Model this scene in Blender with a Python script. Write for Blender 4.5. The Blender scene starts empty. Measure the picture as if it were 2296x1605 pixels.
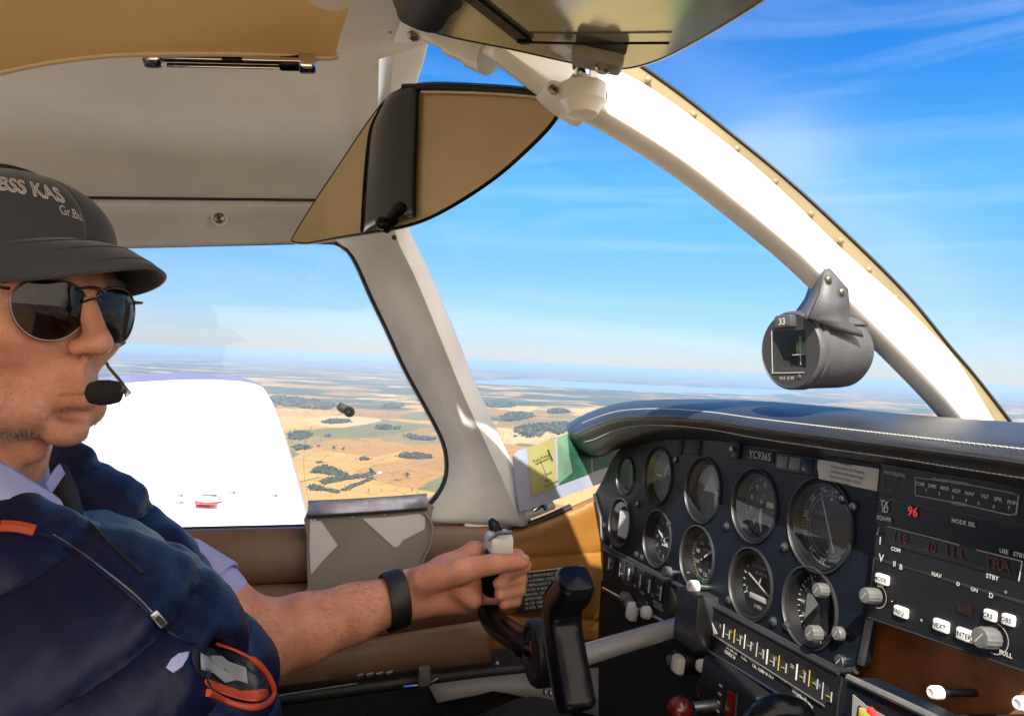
import bpy, bmesh, math, random
import numpy as np
from mathutils import Vector, Matrix
from mathutils.geometry import tessellate_polygon
S = bpy.context.scene
R = math.radians

# ------------------------------------------------------------------ camera
F_PX, CX, CY = 1640.0, 1148.0, 802.5          # focal length and centre in pixels of a 2296-wide view
up_c = Vector((.048, .9988, -.0061)).normalized()
fw = Vector((0, 0, -1)); yw = (fw - up_c*fw.dot(up_c)).normalized(); xw = yw.cross(up_c)
A = Matrix((xw, yw, up_c))                    # camera coords -> world
cam_d = bpy.data.cameras.new("camera"); cam = bpy.data.objects.new("camera", cam_d)
S.collection.objects.link(cam); S.camera = cam
cam.matrix_world = A.to_4x4()
cam_d.sensor_width = 36; cam_d.lens = 36*F_PX/2296
cam_d.clip_start = .02; cam_d.clip_end = 400000

# aircraft axes (left, up, forward) in world space
Lc = Vector((-480, -55, -1640)).normalized()
Uc = Vector((.005, 1, -.035)); Uc = (Uc - Lc*Uc.dot(Lc)).normalized()
Fc = Uc.cross(Lc)
if Fc.x < 0: Fc = -Fc
LA, UA, FA = A@Lc, A@Uc, A@Fc

# ------------------------------------------------------------------ sky, sun, exposure
SUN = (-LA*.62 + UA*.72 - FA*.30).normalized()
el = math.asin(SUN.z); az = math.atan2(SUN.x, SUN.y)
W = bpy.data.worlds.new("World"); S.world = W; W.use_nodes = True
nt = W.node_tree; N = nt.nodes; K = nt.links
bg = N["Background"]; bg.inputs[1].default_value = .068
sky = N.new("ShaderNodeTexSky"); sky.sky_type = 'NISHITA'; sky.sun_disc = False
sky.sun_elevation = el; sky.sun_rotation = az; sky.altitude = 500; sky.air_density = 1.0; sky.dust_density = .15; sky.ozone_density = 2.2
hs = N.new("ShaderNodeHueSaturation"); hs.inputs['Saturation'].default_value = 1.15; hs.inputs['Value'].default_value = 1.0
K.new(sky.outputs[0], hs.inputs['Color'])
tc = N.new("ShaderNodeTexCoord"); mp = N.new("ShaderNodeMapping"); mp.inputs['Scale'].default_value = (1.0, 1.1, 10.5); mp.inputs['Rotation'].default_value = (0.05, 0.12, .3)
nz = N.new("ShaderNodeTexNoise"); nz.inputs['Scale'].default_value = 1.7; nz.inputs['Detail'].default_value = 9; nz.inputs['Roughness'].default_value = .55; nz.inputs['Distortion'].default_value = .6
rp = N.new("ShaderNodeValToRGB"); rp.color_ramp.elements[0].position = .50; rp.color_ramp.elements[1].position = .82
rp.color_ramp.elements[0].color = (0, 0, 0, 1); rp.color_ramp.elements[1].color = (.20, .20, .20, 1)
mx = N.new("ShaderNodeMixRGB"); mx.inputs[2].default_value = (7.2, 8.0, 9.4, 1)
K.new(tc.outputs['Generated'], mp.inputs[0]); K.new(mp.outputs[0], nz.inputs['Vector']); K.new(nz.outputs[0], rp.inputs[0])
sxyz = N.new("ShaderNodeSeparateXYZ"); K.new(tc.outputs['Generated'], sxyz.inputs[0])
lowr = N.new("ShaderNodeValToRGB"); e_ = lowr.color_ramp.elements; e_[0].position = 0.0; e_[0].color = (.50, .54, .80, 1); e_[1].position = .5; e_[1].color = (.20, .85, 1.5, 1)
q_ = e_.new(.05); q_.color = (.50, .60, .80, 1); q_ = e_.new(.12); q_.color = (.56, .74, .90, 1); q_ = e_.new(.25); q_.color = (.56, 1.1, 1.2, 1); q_ = e_.new(.36); q_.color = (.26, .95, 1.4, 1)
K.new(sxyz.outputs['Z'], lowr.inputs[0]); tn = N.new("ShaderNodeMixRGB"); tn.blend_type = 'MULTIPLY'; tn.inputs[0].default_value = 1; K.new(hs.outputs[0], tn.inputs[1]); K.new(lowr.outputs[0], tn.inputs[2])
K.new(rp.outputs[0], mx.inputs[0]); K.new(tn.outputs[0], mx.inputs[1])
# unseen bright cloud bank added behind the camera to light the cabin
cd = N.new("ShaderNodeVectorMath"); cd.operation = 'DOT_PRODUCT'; cd.inputs[1].default_value = (A@Vector((.55, .30, 1))).normalized(); K.new(tc.outputs['Generated'], cd.inputs[0])
cn = N.new("ShaderNodeTexNoise"); cn.inputs['Scale'].default_value = 3.2; cn.inputs['Detail'].default_value = 8; K.new(tc.outputs['Generated'], cn.inputs['Vector'])
ca = N.new("ShaderNodeMath"); ca.operation = 'MULTIPLY_ADD'; ca.inputs[1].default_value = .7; K.new(cn.outputs[0], ca.inputs[0]); K.new(cd.outputs['Value'], ca.inputs[2])
cm = N.new("ShaderNodeMapRange"); cm.interpolation_type = 'SMOOTHSTEP'; cm.inputs[1].default_value = .62; cm.inputs[2].default_value = .92; K.new(ca.outputs[0], cm.inputs[0])
cx = N.new("ShaderNodeMixRGB"); cx.inputs[2].default_value = (17, 14.6, 12.2, 1); K.new(cm.outputs[0], cx.inputs[0]); K.new(mx.outputs[0], cx.inputs[1]); K.new(cx.outputs[0], bg.inputs[0])
sl = bpy.data.lights.new("sun", 'SUN'); sl.energy = 5.0; sl.angle = R(.53); sl.color = (1, .93, .83)
so = bpy.data.objects.new("sun", sl); S.collection.objects.link(so)
so.rotation_euler = (-SUN).to_track_quat('-Z', 'Y').to_euler(); so.location = SUN*30
S.view_settings.view_transform = 'Standard'; S.view_settings.look = 'None'; S.view_settings.gamma = 1
S.view_settings.exposure = 1.22
S.render.engine = 'CYCLES'
S.cycles.max_bounces = 8; S.cycles.diffuse_bounces = 5; S.cycles.glossy_bounces = 4; S.cycles.transparent_max_bounces = 16
S.cycles.transmission_bounces = 4; S.cycles.volume_bounces = 0; S.cycles.sample_clamp_indirect = 6
S.cycles.caustics_reflective = False; S.cycles.caustics_refractive = False

# ------------------------------------------------------------------ placing helpers
def rayc(u, v): return Vector((u-CX, CY-v, -F_PX))
def P(u, v, Z): return A@(rayc(u, v)*(Z/F_PX))
def ray(u, v): return A@rayc(u, v)
def atL(u, v, l): r = ray(u, v); return r*(l/r.dot(LA))
def atF(u, v, f): r = ray(u, v); return r*(f/r.dot(FA))
def atU(u, v, h): r = ray(u, v); return r*(h/r.dot(UA))
def AC(l, h, f): return LA*l + UA*h + FA*f
GZ = -450.0
def G(u, v, z=GZ): r = ray(u, v); return r*(z/r.z)
def proj(p):
    c = A.transposed()@p; return (CX+F_PX*c.x/-c.z, CY-F_PX*c.y/-c.z, -c.z)

class Fr:
    """a plane frame: origin, right, up, normal towards the viewer"""
    def __init__(s, o, ex, ey): s.o = Vector(o); s.x = ex.normalized(); s.z = s.x.cross(ey).normalized(); s.y = s.z.cross(s.x)
    def p(s, a, b, c=0): return s.o + s.x*a + s.y*b + s.z*c
    def uv(s, u, v, c=0):
        r = ray(u, v); t = (s.o+s.z*c).dot(s.z)/r.dot(s.z); d = r*t - s.o
        return d.dot(s.x), d.dot(s.y)
    def at(s, u, v, c=0): a, b = s.uv(u, v, c); return s.p(a, b, c)
    def sub(s, a, b, c=0, rot=0):
        cx, sx = math.cos(rot), math.sin(rot)
        return Fr(s.p(a, b, c), s.x*cx+s.y*sx, s.y*cx-s.x*sx)
def plane3(a, b, c):
    """frame through three world points, normal towards the camera"""
    n = (b-a).cross(c-a).normalized()
    if n.dot(-a) < 0: n = -n
    ex = (b-a).normalized(); ey = n.cross(ex)
    return Fr(a, ex, ey)

# ------------------------------------------------------------------ materials
M = {}
def lin(c): return tuple(((x/12.92) if x <= .04045 else ((x+.055)/1.055)**2.4) for x in c)
def mat(name, col, rough=.5, metal=0, bump=0, bscale=200, var=0, vscale=8, coat=0, spec=.5, sss=0, sheen=0, trans=0, emit=None, estr=0, dist=.001, var2=None):
    m = bpy.data.materials.new(name); m.use_nodes = True; M[name] = m
    n = m.node_tree.nodes; k = m.node_tree.links; b = n["Principled BSDF"]
    b.inputs['Base Color'].default_value = (*col, 1); b.inputs['Roughness'].default_value = rough; b.inputs['Metallic'].default_value = metal
    b.inputs['Specular IOR Level'].default_value = spec; b.inputs['Coat Weight'].default_value = coat; b.inputs['Coat Roughness'].default_value = .08
    if sss: b.inputs['Subsurface Weight'].default_value = sss; b.inputs['Subsurface Radius'].default_value = (1, .35, .2); b.inputs['Subsurface Scale'].default_value = .006
    if sheen: b.inputs['Sheen Weight'].default_value = sheen; b.inputs['Sheen Roughness'].default_value = .4
    if trans: b.inputs['Transmission Weight'].default_value = trans
    if emit: b.inputs['Emission Color'].default_value = (*emit, 1); b.inputs['Emission Strength'].default_value = estr
    t = n.new("ShaderNodeTexCoord")
    if var or var2:
        z = n.new("ShaderNodeTexNoise"); z.inputs['Scale'].default_value = vscale; z.inputs['Detail'].default_value = 6; z.inputs['Roughness'].default_value = .6
        k.new(t.outputs['Object'], z.inputs['Vector'])
        r = n.new("ShaderNodeValToRGB"); r.color_ramp.elements[0].position = .32; r.color_ramp.elements[1].position = .68
        c2 = var2 or tuple(min(1, x*(1+var)) for x in col); c1 = col if var2 else tuple(x*(1-var) for x in col)
        r.color_ramp.elements[0].color = (*c1, 1); r.color_ramp.elements[1].color = (*c2, 1)
        k.new(z.outputs[0], r.inputs[0]); k.new(r.outputs[0], b.inputs['Base Color'])
        q = n.new("ShaderNodeMapRange"); q.inputs[3].default_value = max(0, rough-.08); q.inputs[4].default_value = min(1, rough+.1)
        k.new(z.outputs[0], q.inputs[0]); k.new(q.outputs[0], b.inputs['Roughness'])
    if bump:
        z = n.new("ShaderNodeTexNoise"); z.inputs['Scale'].default_value = bscale; z.inputs['Detail'].default_value = 4
        k.new(t.outputs['Object'], z.inputs['Vector'])
        u = n.new("ShaderNodeBump"); u.inputs['Strength'].default_value = bump; u.inputs['Distance'].default_value = dist
        k.new(z.outputs[0], u.inputs['Height']); k.new(u.outputs[0], b.inputs['Normal'])
    return m
def glassmat(name, tint=(.97, .98, .99), haze=0.0, hcol=(.8, .85, .9), gloss=.9, ns=3.0, f0=.035, f1=.75):
    """thin pane: clear with a Fresnel reflection and a pale film (fine dirt, painted glare) that scatters light"""
    m = bpy.data.materials.new(name); m.use_nodes = True; M[name] = m
    n = m.node_tree.nodes; k = m.node_tree.links; n.remove(n["Principled BSDF"]); o = n["Material Output"]
    t = n.new("ShaderNodeBsdfTransparent"); t.inputs[0].default_value = (*tint, 1)
    g = n.new("ShaderNodeBsdfGlossy"); g.inputs['Roughness'].default_value = .02; g.inputs[0].default_value = (gloss, gloss, gloss, 1)
    ge = n.new("ShaderNodeNewGeometry"); dt = n.new("ShaderNodeVectorMath"); dt.operation = 'DOT_PRODUCT'; k.new(ge.outputs['Normal'], dt.inputs[0]); k.new(ge.outputs['Incoming'], dt.inputs[1])
    ab = n.new("ShaderNodeMath"); ab.operation = 'ABSOLUTE'; k.new(dt.outputs['Value'], ab.inputs[0])
    om = n.new("ShaderNodeMath"); om.operation = 'SUBTRACT'; om.inputs[0].default_value = 1; k.new(ab.outputs[0], om.inputs[1])
    pw = n.new("ShaderNodeMath"); pw.operation = 'POWER'; pw.inputs[1].default_value = 5; k.new(om.outputs[0], pw.inputs[0])
    f = n.new("ShaderNodeMath"); f.operation = 'MULTIPLY_ADD'; f.inputs[1].default_value = f1; f.inputs[2].default_value = f0; k.new(pw.outputs[0], f.inputs[0])
    a = n.new("ShaderNodeMixShader"); k.new(f.outputs[0], a.inputs[0]); k.new(t.outputs[0], a.inputs[1]); k.new(g.outputs[0], a.inputs[2])
    last = a
    if haze:
        d = n.new("ShaderNodeBsdfTranslucent"); d.inputs[0].default_value = (*hcol, 1)
        d2 = n.new("ShaderNodeBsdfDiffuse"); d2.inputs[0].default_value = (*hcol, 1)
        dd = n.new("ShaderNodeMixShader"); k.new(d.outputs[0], dd.inputs[1]); k.new(d2.outputs[0], dd.inputs[2])
        b = n.new("ShaderNodeMixShader")
        c = n.new("ShaderNodeTexCoord"); z = n.new("ShaderNodeTexNoise"); z.inputs['Scale'].default_value = ns; z.inputs['Detail'].default_value = 5
        k.new(c.outputs['Object'], z.inputs['Vector'])
        r = n.new("ShaderNodeMapRange"); r.inputs[1].default_value = .4; r.inputs[2].default_value = .75; r.inputs[3].default_value = haze*.3; r.inputs[4].default_value = haze
        k.new(z.outputs[0], r.inputs[0])
        at = n.new("ShaderNodeAttribute"); at.attribute_name = "dust_glare"
        mu = n.new("ShaderNodeMath"); mu.operation = 'MULTIPLY'; k.new(r.outputs[0], mu.inputs[0]); k.new(at.outputs['Fac'], mu.inputs[1])
        k.new(mu.outputs[0], b.inputs[0]); k.new(a.outputs[0], b.inputs[1]); k.new(dd.outputs[0], b.inputs[2]); last = b
    k.new(last.outputs[0], o.inputs[0])
    return m

# ------------------------------------------------------------------ mesh builder
_tx = {}
def text2d(s, bold=False):
    key = (s, bold)
    if key in _tx: return _tx[key]
    cu = bpy.data.curves.new("t", 'FONT'); cu.body = s; cu.size = 1; cu.resolution_u = 2
    if bold: cu.offset = .018
    o = bpy.data.objects.new("t", cu); S.collection.objects.link(o)
    dg = bpy.context.evaluated_depsgraph_get(); me = bpy.data.meshes.new_from_object(o.evaluated_get(dg))
    vs = [(v.co.x, v.co.y) for v in me.vertices]; fs = [tuple(p.vertices) for p in me.polygons]
    bpy.data.objects.remove(o); bpy.data.curves.remove(cu); bpy.data.meshes.remove(me)
    w = max((v[0] for v in vs), default=0)
    _tx[key] = (vs, fs, w); return _tx[key]

class MB:
    def __init__(s): s.v = []; s.f = []; s.m = []; s.mats = []
    def mi(s, m):
        if m not in s.mats: s.mats.append(m)
        return s.mats.index(m)
    def add(s, vs, fs, m):
        b = len(s.v); s.v += [Vector(x) for x in vs]; i = s.mi(m)
        for f in fs: s.f.append([b+x for x in f]); s.m.append(i)
        return s
    def box(s, fr, w, h, d, m, a=0, b=0, c=0, bev=0):
        """box on frame: centre (a,b), from depth c to c+d, bevelled on its front edges"""
        x, y = w/2, h/2; e = min(bev, x*.9, y*.9)
        if e:
            rings = [(x, y, c, 1), (x, y, c+d-e, 1), (x-e, y-e, c+d, 1)]
            pts = []
            def ring(xx, yy, r, cc):
                o = []
                for (sx, sy, a0) in ((1, 1, 0), (-1, 1, 90), (-1, -1, 180), (1, -1, 270)):
                    for q in (0, 45, 90):
                        t = R(a0+q); o.append(fr.p(a+sx*(xx-r)+r*math.cos(t), b+sy*(yy-r)+r*math.sin(t), cc))
                return o
            rs = [ring(x, y, e, c), ring(x, y, e, c+d-e), ring(x-e*.3, y-e*.3, e*.8, c+d-e*.3), ring(x-e, y-e, e*.3, c+d)]
            vs = [p for r_ in rs for p in r_]; fs = []
            for i in range(3):
                for j in range(12): fs.append((i*12+j, i*12+(j+1) % 12, (i+1)*12+(j+1) % 12, (i+1)*12+j))
            fs.append(tuple(range(36, 48))); fs.append(tuple(range(11, -1, -1)))
            return s.add(vs, fs, m)
        vs = [fr.p(a+i*x, b+j*y, cc) for cc in (c, c+d) for (i, j) in ((-1, -1), (1, -1), (1, 1), (-1, 1))]
        return s.add(vs, [(3, 2, 1, 0), (4, 5, 6, 7), (0, 1, 5, 4), (1, 2, 6, 5), (2, 3, 7, 6), (3, 0, 4, 7)], m)
    def quad(s, fr, w, h, m, a=0, b=0, c=0):
        x, y = w/2, h/2
        return s.add([fr.p(a-x, b-y, c), fr.p(a+x, b-y, c), fr.p(a+x, b+y, c), fr.p(a-x, b+y, c)], [(0, 1, 2, 3)], m)
    def lathe(s, fr, prof, m, a=0, b=0, n=32, cap0=False, cap1=False, wob=0):
        """profile of (radius, depth) turned round the frame's normal"""
        vs = []; fs = []
        for r, c in prof:
            for j in range(n):
                t = 2*math.pi*j/n; rr = r*(1+(wob if j % 2 else 0)); vs.append(fr.p(a+rr*math.cos(t), b+rr*math.sin(t), c))
        for i in range(len(prof)-1):
            for j in range(n): fs.append((i*n+j, i*n+(j+1) % n, (i+1)*n+(j+1) % n, (i+1)*n+j))
        if cap0: fs.append(tuple(range(n-1, -1, -1)))
        if cap1: k = (len(prof)-1)*n; fs.append(tuple(range(k, k+n)))
        return s.add(vs, fs, m)
    def tube(s, pts, r, m, n=10, closed=False, sy=1.0, ref=None, cap=True):
        pts = [Vector(p) for p in pts]; k = len(pts); vs = []; fs = []
        rs = r if isinstance(r, (list, tuple)) else [r]*k
        prev = None
        for i, p in enumerate(pts):
            if closed: t = pts[(i+1) % k]-pts[i-1]
            else: t = pts[min(i+1, k-1)]-pts[max(i-1, 0)]
            t.normalize()
            if ref is not None: nx = (ref - t*ref.dot(t)).normalized()
            elif prev is None:
                q = Vector((0, 0, 1)) if abs(t.z) < .9 else Vector((1, 0, 0)); nx = (q-t*q.dot(t)).normalized()
            else: nx = (prev-t*prev.dot(t)).normalized()
            prev = nx; ny = t.cross(nx)
            for j in range(n):
                a = 2*math.pi*j/n; vs.append(p+nx*(rs[i]*math.cos(a))+ny*(rs[i]*sy*math.sin(a)))
        for i in range(k if closed else k-1):
            i2 = (i+1) % k
            for j in range(n): fs.append((i*n+j, i*n+(j+1) % n, i2*n+(j+1) % n, i2*n+j))
        if not closed and cap: fs.append(tuple(range(n-1, -1, -1))); fs.append(tuple(range((k-1)*n, k*n)))
        return s.add(vs, fs, m)
    def grid(s, rows, m, closed=False):
        w = len(rows[0]); vs = [p for r_ in rows for p in r_]; fs = []
        h = len(rows)
        for i in range(h if closed else h-1):
            for j in range(w-1): fs.append((i*w+j, i*w+j+1, ((i+1) % h)*w+j+1, ((i+1) % h)*w+j))
        return s.add(vs, fs, m)
    def poly(s, fr, outer, m, holes=(), c=0, t=0, side=None):
        """flat plate with holes from 2D outlines, front face at depth c, thickness t behind it"""
        loops = [[Vector((x, y, 0)) for x, y in outer]]+[[Vector((x, y, 0)) for x, y in h] for h in holes]
        fl = [q for l in loops for q in l]; tri = tessellate_polygon(loops)
        vs = [fr.p(q.x, q.y, c) for q in fl]; fs = []
        for q in tri:
            a_, b_, c_ = (fl[i] for i in q)
            fs.append(tuple(q) if (b_-a_).cross(c_-a_).z > 0 else tuple(reversed(q)))
        s.add(vs, fs, m)
        if t:
            vs2 = [fr.p(q.x, q.y, c-t) for q in fl]; s.add(vs2, [tuple(reversed(f)) for f in fs], m)
            o = 0
            for l in loops:
                k = len(l); vv = [fr.p(q.x, q.y, c) for q in l]+[fr.p(q.x, q.y, c-t) for q in l]
                s.add(vv, [(j, k+j, k+(j+1) % k, (j+1) % k) for j in range(k)], side or m)
        return s
    def disc(s, fr, r, m, a=0, b=0, c=0, n=32, a0=0, a1=360, r0=0):
        pts = []
        if r0:
            vs = []; 
            for j in range(n+1):
                t = R(a0+(a1-a0)*j/n); vs.append(fr.p(a+r*math.cos(t), b+r*math.sin(t), c)); vs.append(fr.p(a+r0*math.cos(t), b+r0*math.sin(t), c))
            return s.add(vs, [(2*j, 2*j+2, 2*j+3, 2*j+1) for j in range(n)], m)
        vs = [fr.p(a, b, c)]+[fr.p(a+r*math.cos(R(a0+(a1-a0)*j/n)), b+r*math.sin(R(a0+(a1-a0)*j/n)), c) for j in range(n+1)]
        return s.add(vs, [(0, j+1, j+2) for j in range(n)], m)
    def text(s, fr, txt, size, m, a=0, b=0, c=.0006, al='c', rot=0, bold=False, fit=None):
        vs, fs, w = text2d(txt, bold)
        if not vs: return s
        sx = size if not fit else min(size, fit/max(w, .01))
        ox = -w/2 if al == 'c' else 0
        cr, sr = math.cos(rot), math.sin(rot)
        pts = []
        for x, y in vs:
            X, Y = (x+ox)*sx, (y-.35)*size; pts.append(fr.p(a+X*cr-Y*sr, b+X*sr+Y*cr, c))
        return s.add(pts, fs, m)
    def screw(s, fr, r, m, md, a=0, b=0, c=0):
        s.lathe(fr, [(r, c), (r, c+r*.25), (r*.7, c+r*.5), (0.0001, c+r*.55)], m, a, b, 14)
        for q in (0, 1): s.quad(fr.sub(a, b, c+r*.58, .5+q*math.pi/2), r*1.1, r*.25, md)
        return s
    def build(s, name, parent=None, smooth=38, loc=None, thick=0, off=0, sub=0):
        me = bpy.data.meshes.new(name); o = bpy.data.objects.new(name, me)
        base = Vector(loc) if loc is not None else (wloc(parent) if parent else (sum(s.v, Vector())/max(1, len(s.v))))
        me.from_pydata([v-base for v in s.v], [], s.f); me.update()
        for m in s.mats: me.materials.append(M[m])
        me.polygons.foreach_set('material_index', s.m)
        if smooth:
            me.polygons.foreach_set('use_smooth', [True]*len(me.polygons)); me.set_sharp_from_angle(angle=R(smooth))
        S.collection.objects.link(o)
        if parent: o.parent = parent
        else: o.location = base
        if sub:
            q = o.modifiers.new("sub", 'SUBSURF'); q.levels = q.render_levels = sub
        if thick:
            q = o.modifiers.new("solid", 'SOLIDIFY'); q.thickness = thick; q.offset = off
        return o
def wloc(o):
    p = Vector(o.location)
    while o.parent: o = o.parent; p = p+Vector(o.location)
    return p
def tag(o, label=None, cat=None, group=None, kind=None):
    if label: o['label'] = label
    if cat: o['category'] = cat
    if group: o['group'] = group
    if kind: o['kind'] = kind
    return o
def empty(name, loc, label, cat, group=None):
    o = bpy.data.objects.new(name, None); S.collection.objects.link(o); o.location = loc; o.empty_display_size = .02
    return tag(o, label, cat, group)
def cr(pts, n=6, closed=False):
    """Catmull-Rom through points"""
    pts = [Vector(p) for p in pts]; k = len(pts); out = []
    for i in range(k if closed else k-1):
        p0, p1, p2, p3 = (pts[(i-1) % k], pts[i], pts[(i+1) % k], pts[(i+2) % k]) if closed else (pts[max(i-1, 0)], pts[i], pts[i+1], pts[min(i+2, k-1)])
        for j in range(n):
            t = j/n; out.append(.5*((2*p1)+(-p0+p2)*t+(2*p0-5*p1+4*p2-p3)*t*t+(-p0+3*p1-3*p2+p3)*t**3))
    if not closed: out.append(pts[-1])
    return out
def cr2(pts, n=6, closed=False): return [(p.x, p.y) for p in cr([(a, b, 0) for a, b in pts], n, closed)]
# ------------------------------------------------------------------ materials of the cabin
mat('cream_paint', (.62, .61, .585), .42, var=.11, vscale=9, bump=.12, bscale=90)
mat('headliner', (.70, .70, .69), .75, var=.10, vscale=5, bump=.35, bscale=260)
mat('tan_vinyl', (.74, .54, .29), .55, var=.10, vscale=4, bump=.2, bscale=150)
mat('tan_edge', (.62, .53, .38), .5)
mat('brown_leather', (.165, .085, .048), .42, var=.22, vscale=6, bump=.3, bscale=120)
mat('ochre_leather', (.26, .115, .022), .38, var=.22, vscale=7, bump=.35, bscale=60, dist=.002)
mat('black_plastic', (.004, .004, .005), .5, var=.3, vscale=30, bump=.1, bscale=400)
mat('black_gloss', (.004, .005, .008), .22, spec=.22, coat=0, bump=.04, bscale=60)
mat('black_rubber', (.012, .012, .012), .6)
mat('chrome', (.75, .76, .78), .12, 1)
mat('shaft_metal', (.66, .66, .68), .26, .62)
mat('steel', (.45, .46, .48), .32, 1, var=.1, vscale=60)
mat('screw_metal', (.30, .25, .20), .35, 1)
mat('slot_dark', (.01, .01, .01), .7)
mat('white_paint', (.80, .79, .76), .35, var=.03, vscale=4)
mat('strut_tan', (.24, .195, .11), .45, var=.10, vscale=14, bump=.15, bscale=60)
mat('black_vinyl', (.020, .022, .026), .40, var=.25, vscale=25, bump=.45, bscale=420, spec=.6)
mat('stitch', (.5, .5, .46), .8)
mat('panel_paint', (.0030, .0050, .0095), .5, spec=.25, var=.25, vscale=20, bump=.2, bscale=500)
mat('panel_grey', (.022, .023, .025), .42, var=.25, vscale=18, bump=.2, bscale=400)
mat('dial_black', (.010, .011, .012), .5)
mat('dial_grey', (.10, .105, .10), .5)
mat('mark_white', (.48, .48, .45), .5)
mat('mark_grey', (.30, .30, .29), .5)
mat('mark_yellow', (.38, .28, .06), .5)
mat('mark_green', (.10, .30, .08), .5)
mat('mark_red', (.45, .04, .04), .5)
mat('paper', (.74, .74, .72), .8, var=.04, vscale=30)
mat('label_paper', (.50, .49, .46), .7, var=.05, vscale=30)
mat('led_red', (.1, .005, .005), .4, emit=(1, .04, .03), estr=.25)
mat('led_dim', (.016, .005, .004), .5, emit=(1, .12, .08), estr=.012)
mat('display', (.004, .003, .003), .35)
mat('wing_white', (.88, .87, .85), .3, var=.03, vscale=2)
mat('wing_tip', (.14, .14, .24), .4)  # lavender shade of the curved tip put into its colour
mat('red_paint', (.45, .05, .04), .4)
mat('knob_white', (.66, .66, .64), .4, var=.06, vscale=60)
mat('knob_grey', (.10, .10, .10), .42, var=.2, vscale=80)
mat('knob_red', (.13, .006, .005), .2, coat=.6)
mat('wood_brown', (.24, .075, .02), .35, var=.4, vscale=20)
mat('carpet_dark', (.012, .012, .014), .95, bump=.6, bscale=300)
mat('grey_trim', (.22, .21, .20), .6, var=.12, vscale=12)
mat('yellow_sticker', (.75, .62, .08), .5)
mat('compass_grey', (.060, .063, .072), .5, var=.18, vscale=40, bump=.35, bscale=260)
mat('compass_face', (.03, .031, .034), .4)
glassmat('pane_side', haze=.02, ns=6)
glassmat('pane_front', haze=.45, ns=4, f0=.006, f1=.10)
glassmat('gauge_glass', (.9, .91, .92), gloss=.7)
mat('visor_tint', (.60, .45, .24), .28, .5, coat=.6, var=.12, vscale=6)
mat('visor_olive', (.44, .46, .38), .12, .7, coat=.6, var=.3, vscale=9)

# ------------------------------------------------------------------ cabin shell: headliner, roof
prof = [(1.205, .178), (1.19, .205), (1.175, .235), (1.162, .262), (1.120, .300), (1.05, .325), (.97, .338), (.9, .348), (.8, .360), (.7, .370), (.6, .376), (.45, .376), (.3, .36), (.17, .335), (.05, .29), (-.02, .245)]
def front(l):
    for (a, fa), (b, fb) in zip([(1.25, .165), (1.13, .135), (.95, .095), (.8, .080), (.7, .19), (.3, .19), (-.2, .17)][:-1], [(1.13, .135), (.95, .095), (.8, .080), (.7, .19), (.3, .19), (-.2, .17)]):
        if a >= l >= b: return fa+(fb-fa)*(a-l)/(a-b)
    return .12
def hdr(l, f):
    f = max(-.75, min(.15, f)); lo_, hi_ = .018+.088*(f+.32), .004+.060*(f+.32)
    t = max(0, min(1, (1.205-l)/.045)); w = max(0, min(1, (l-.95)/.2))
    return (lo_*(1-t)+hi_*t)*w
pp = cr([(a, b, 0) for a, b in prof], 3)
mb = MB(); rows = []
for q in pp:
    f1 = front(q.x); rows.append([AC(q.x, q.y+hdr(q.x, -1.15+(f1+1.15)*j/24), -1.15+(f1+1.15)*j/24) for j in range(25)])
mb.grid(rows[6:], 'headliner')
ceil = mb.build('ceiling', thick=.012, off=0); tag(ceil, kind='structure')
mb = MB(); mb.grid([[p - LA*.004 - UA*.002 for p in r_] for r_ in rows[:8]], 'cream_paint')
rail = tag(mb.build('window_header_trim', thick=.008), 'cream trim rail with one screw running above the side window', 'trim rail')
mb = MB(); fr = plane3(atL(480, 480, 1.168), atL(520, 480, 1.168), atL(500, 500, 1.178))
o = atL(492, 490, 1.168); mb.screw(Fr(o-LA*.002, FA, UA), .0075, 'screw_metal', 'slot_dark'); mb.lathe(Fr(o, FA, UA), [(.012, 0), (.012, .001), (.009, .0015)], 'cream_paint', n=20)
mb.build('screw', rail)
# groove line between headliner and rail
mb = MB(); mb.tube([r_-LA*.009 for r_ in rows[8]][::2], .0022, 'slot_dark', n=6); mb.build('seam', rail)

# tan overhead panel at the top left with its pale edge
mb = MB(); fro = plane3(P(0, 160, .60), P(745, 125, .66), P(400, -150, .52))
edge = cr2([(-260, 230), (-100, 185), (0, 160), (120, 136), (240, 122), (350, 118), (500, 117), (640, 121), (742, 127), (752, 110), (765, 60), (786, 0), (800, -60), (700, -140), (200, -160), (-300, -120)], 5, True)
ol = [fro.uv(u, v) for u, v in edge]
mb.poly(fro, ol, 'tan_vinyl', c=.004, t=.016)
ov = empty('overhead_panel', fro.at(400, 60), 'tan padded overhead panel with curved pale lower edge at the upper left', 'overhead panel')
mb.build('pad', ov)
mb = MB(); mb.tube([fro.at(u, v+3, .003) for u, v in edge[4:44]], .003, 'tan_edge', n=8); mb.build('edge_piping', ov)
# rounded cream cover poking in at the very top
mb = MB(); fq = plane3(P(700, 0, .50), P(790, 0, .50), P(740, -60, .48))
mb.poly(fq, [fq.uv(u, v) for u, v in cr2([(655, -60), (690, -8), (730, 12), (765, 14), (795, -6), (800, -60)], 4, True)], 'cream_paint', c=.004, t=.02)
tag(mb.build('speaker_cover'), 'small rounded cream cover at the top edge beside the tan panel', 'cover')

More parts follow.
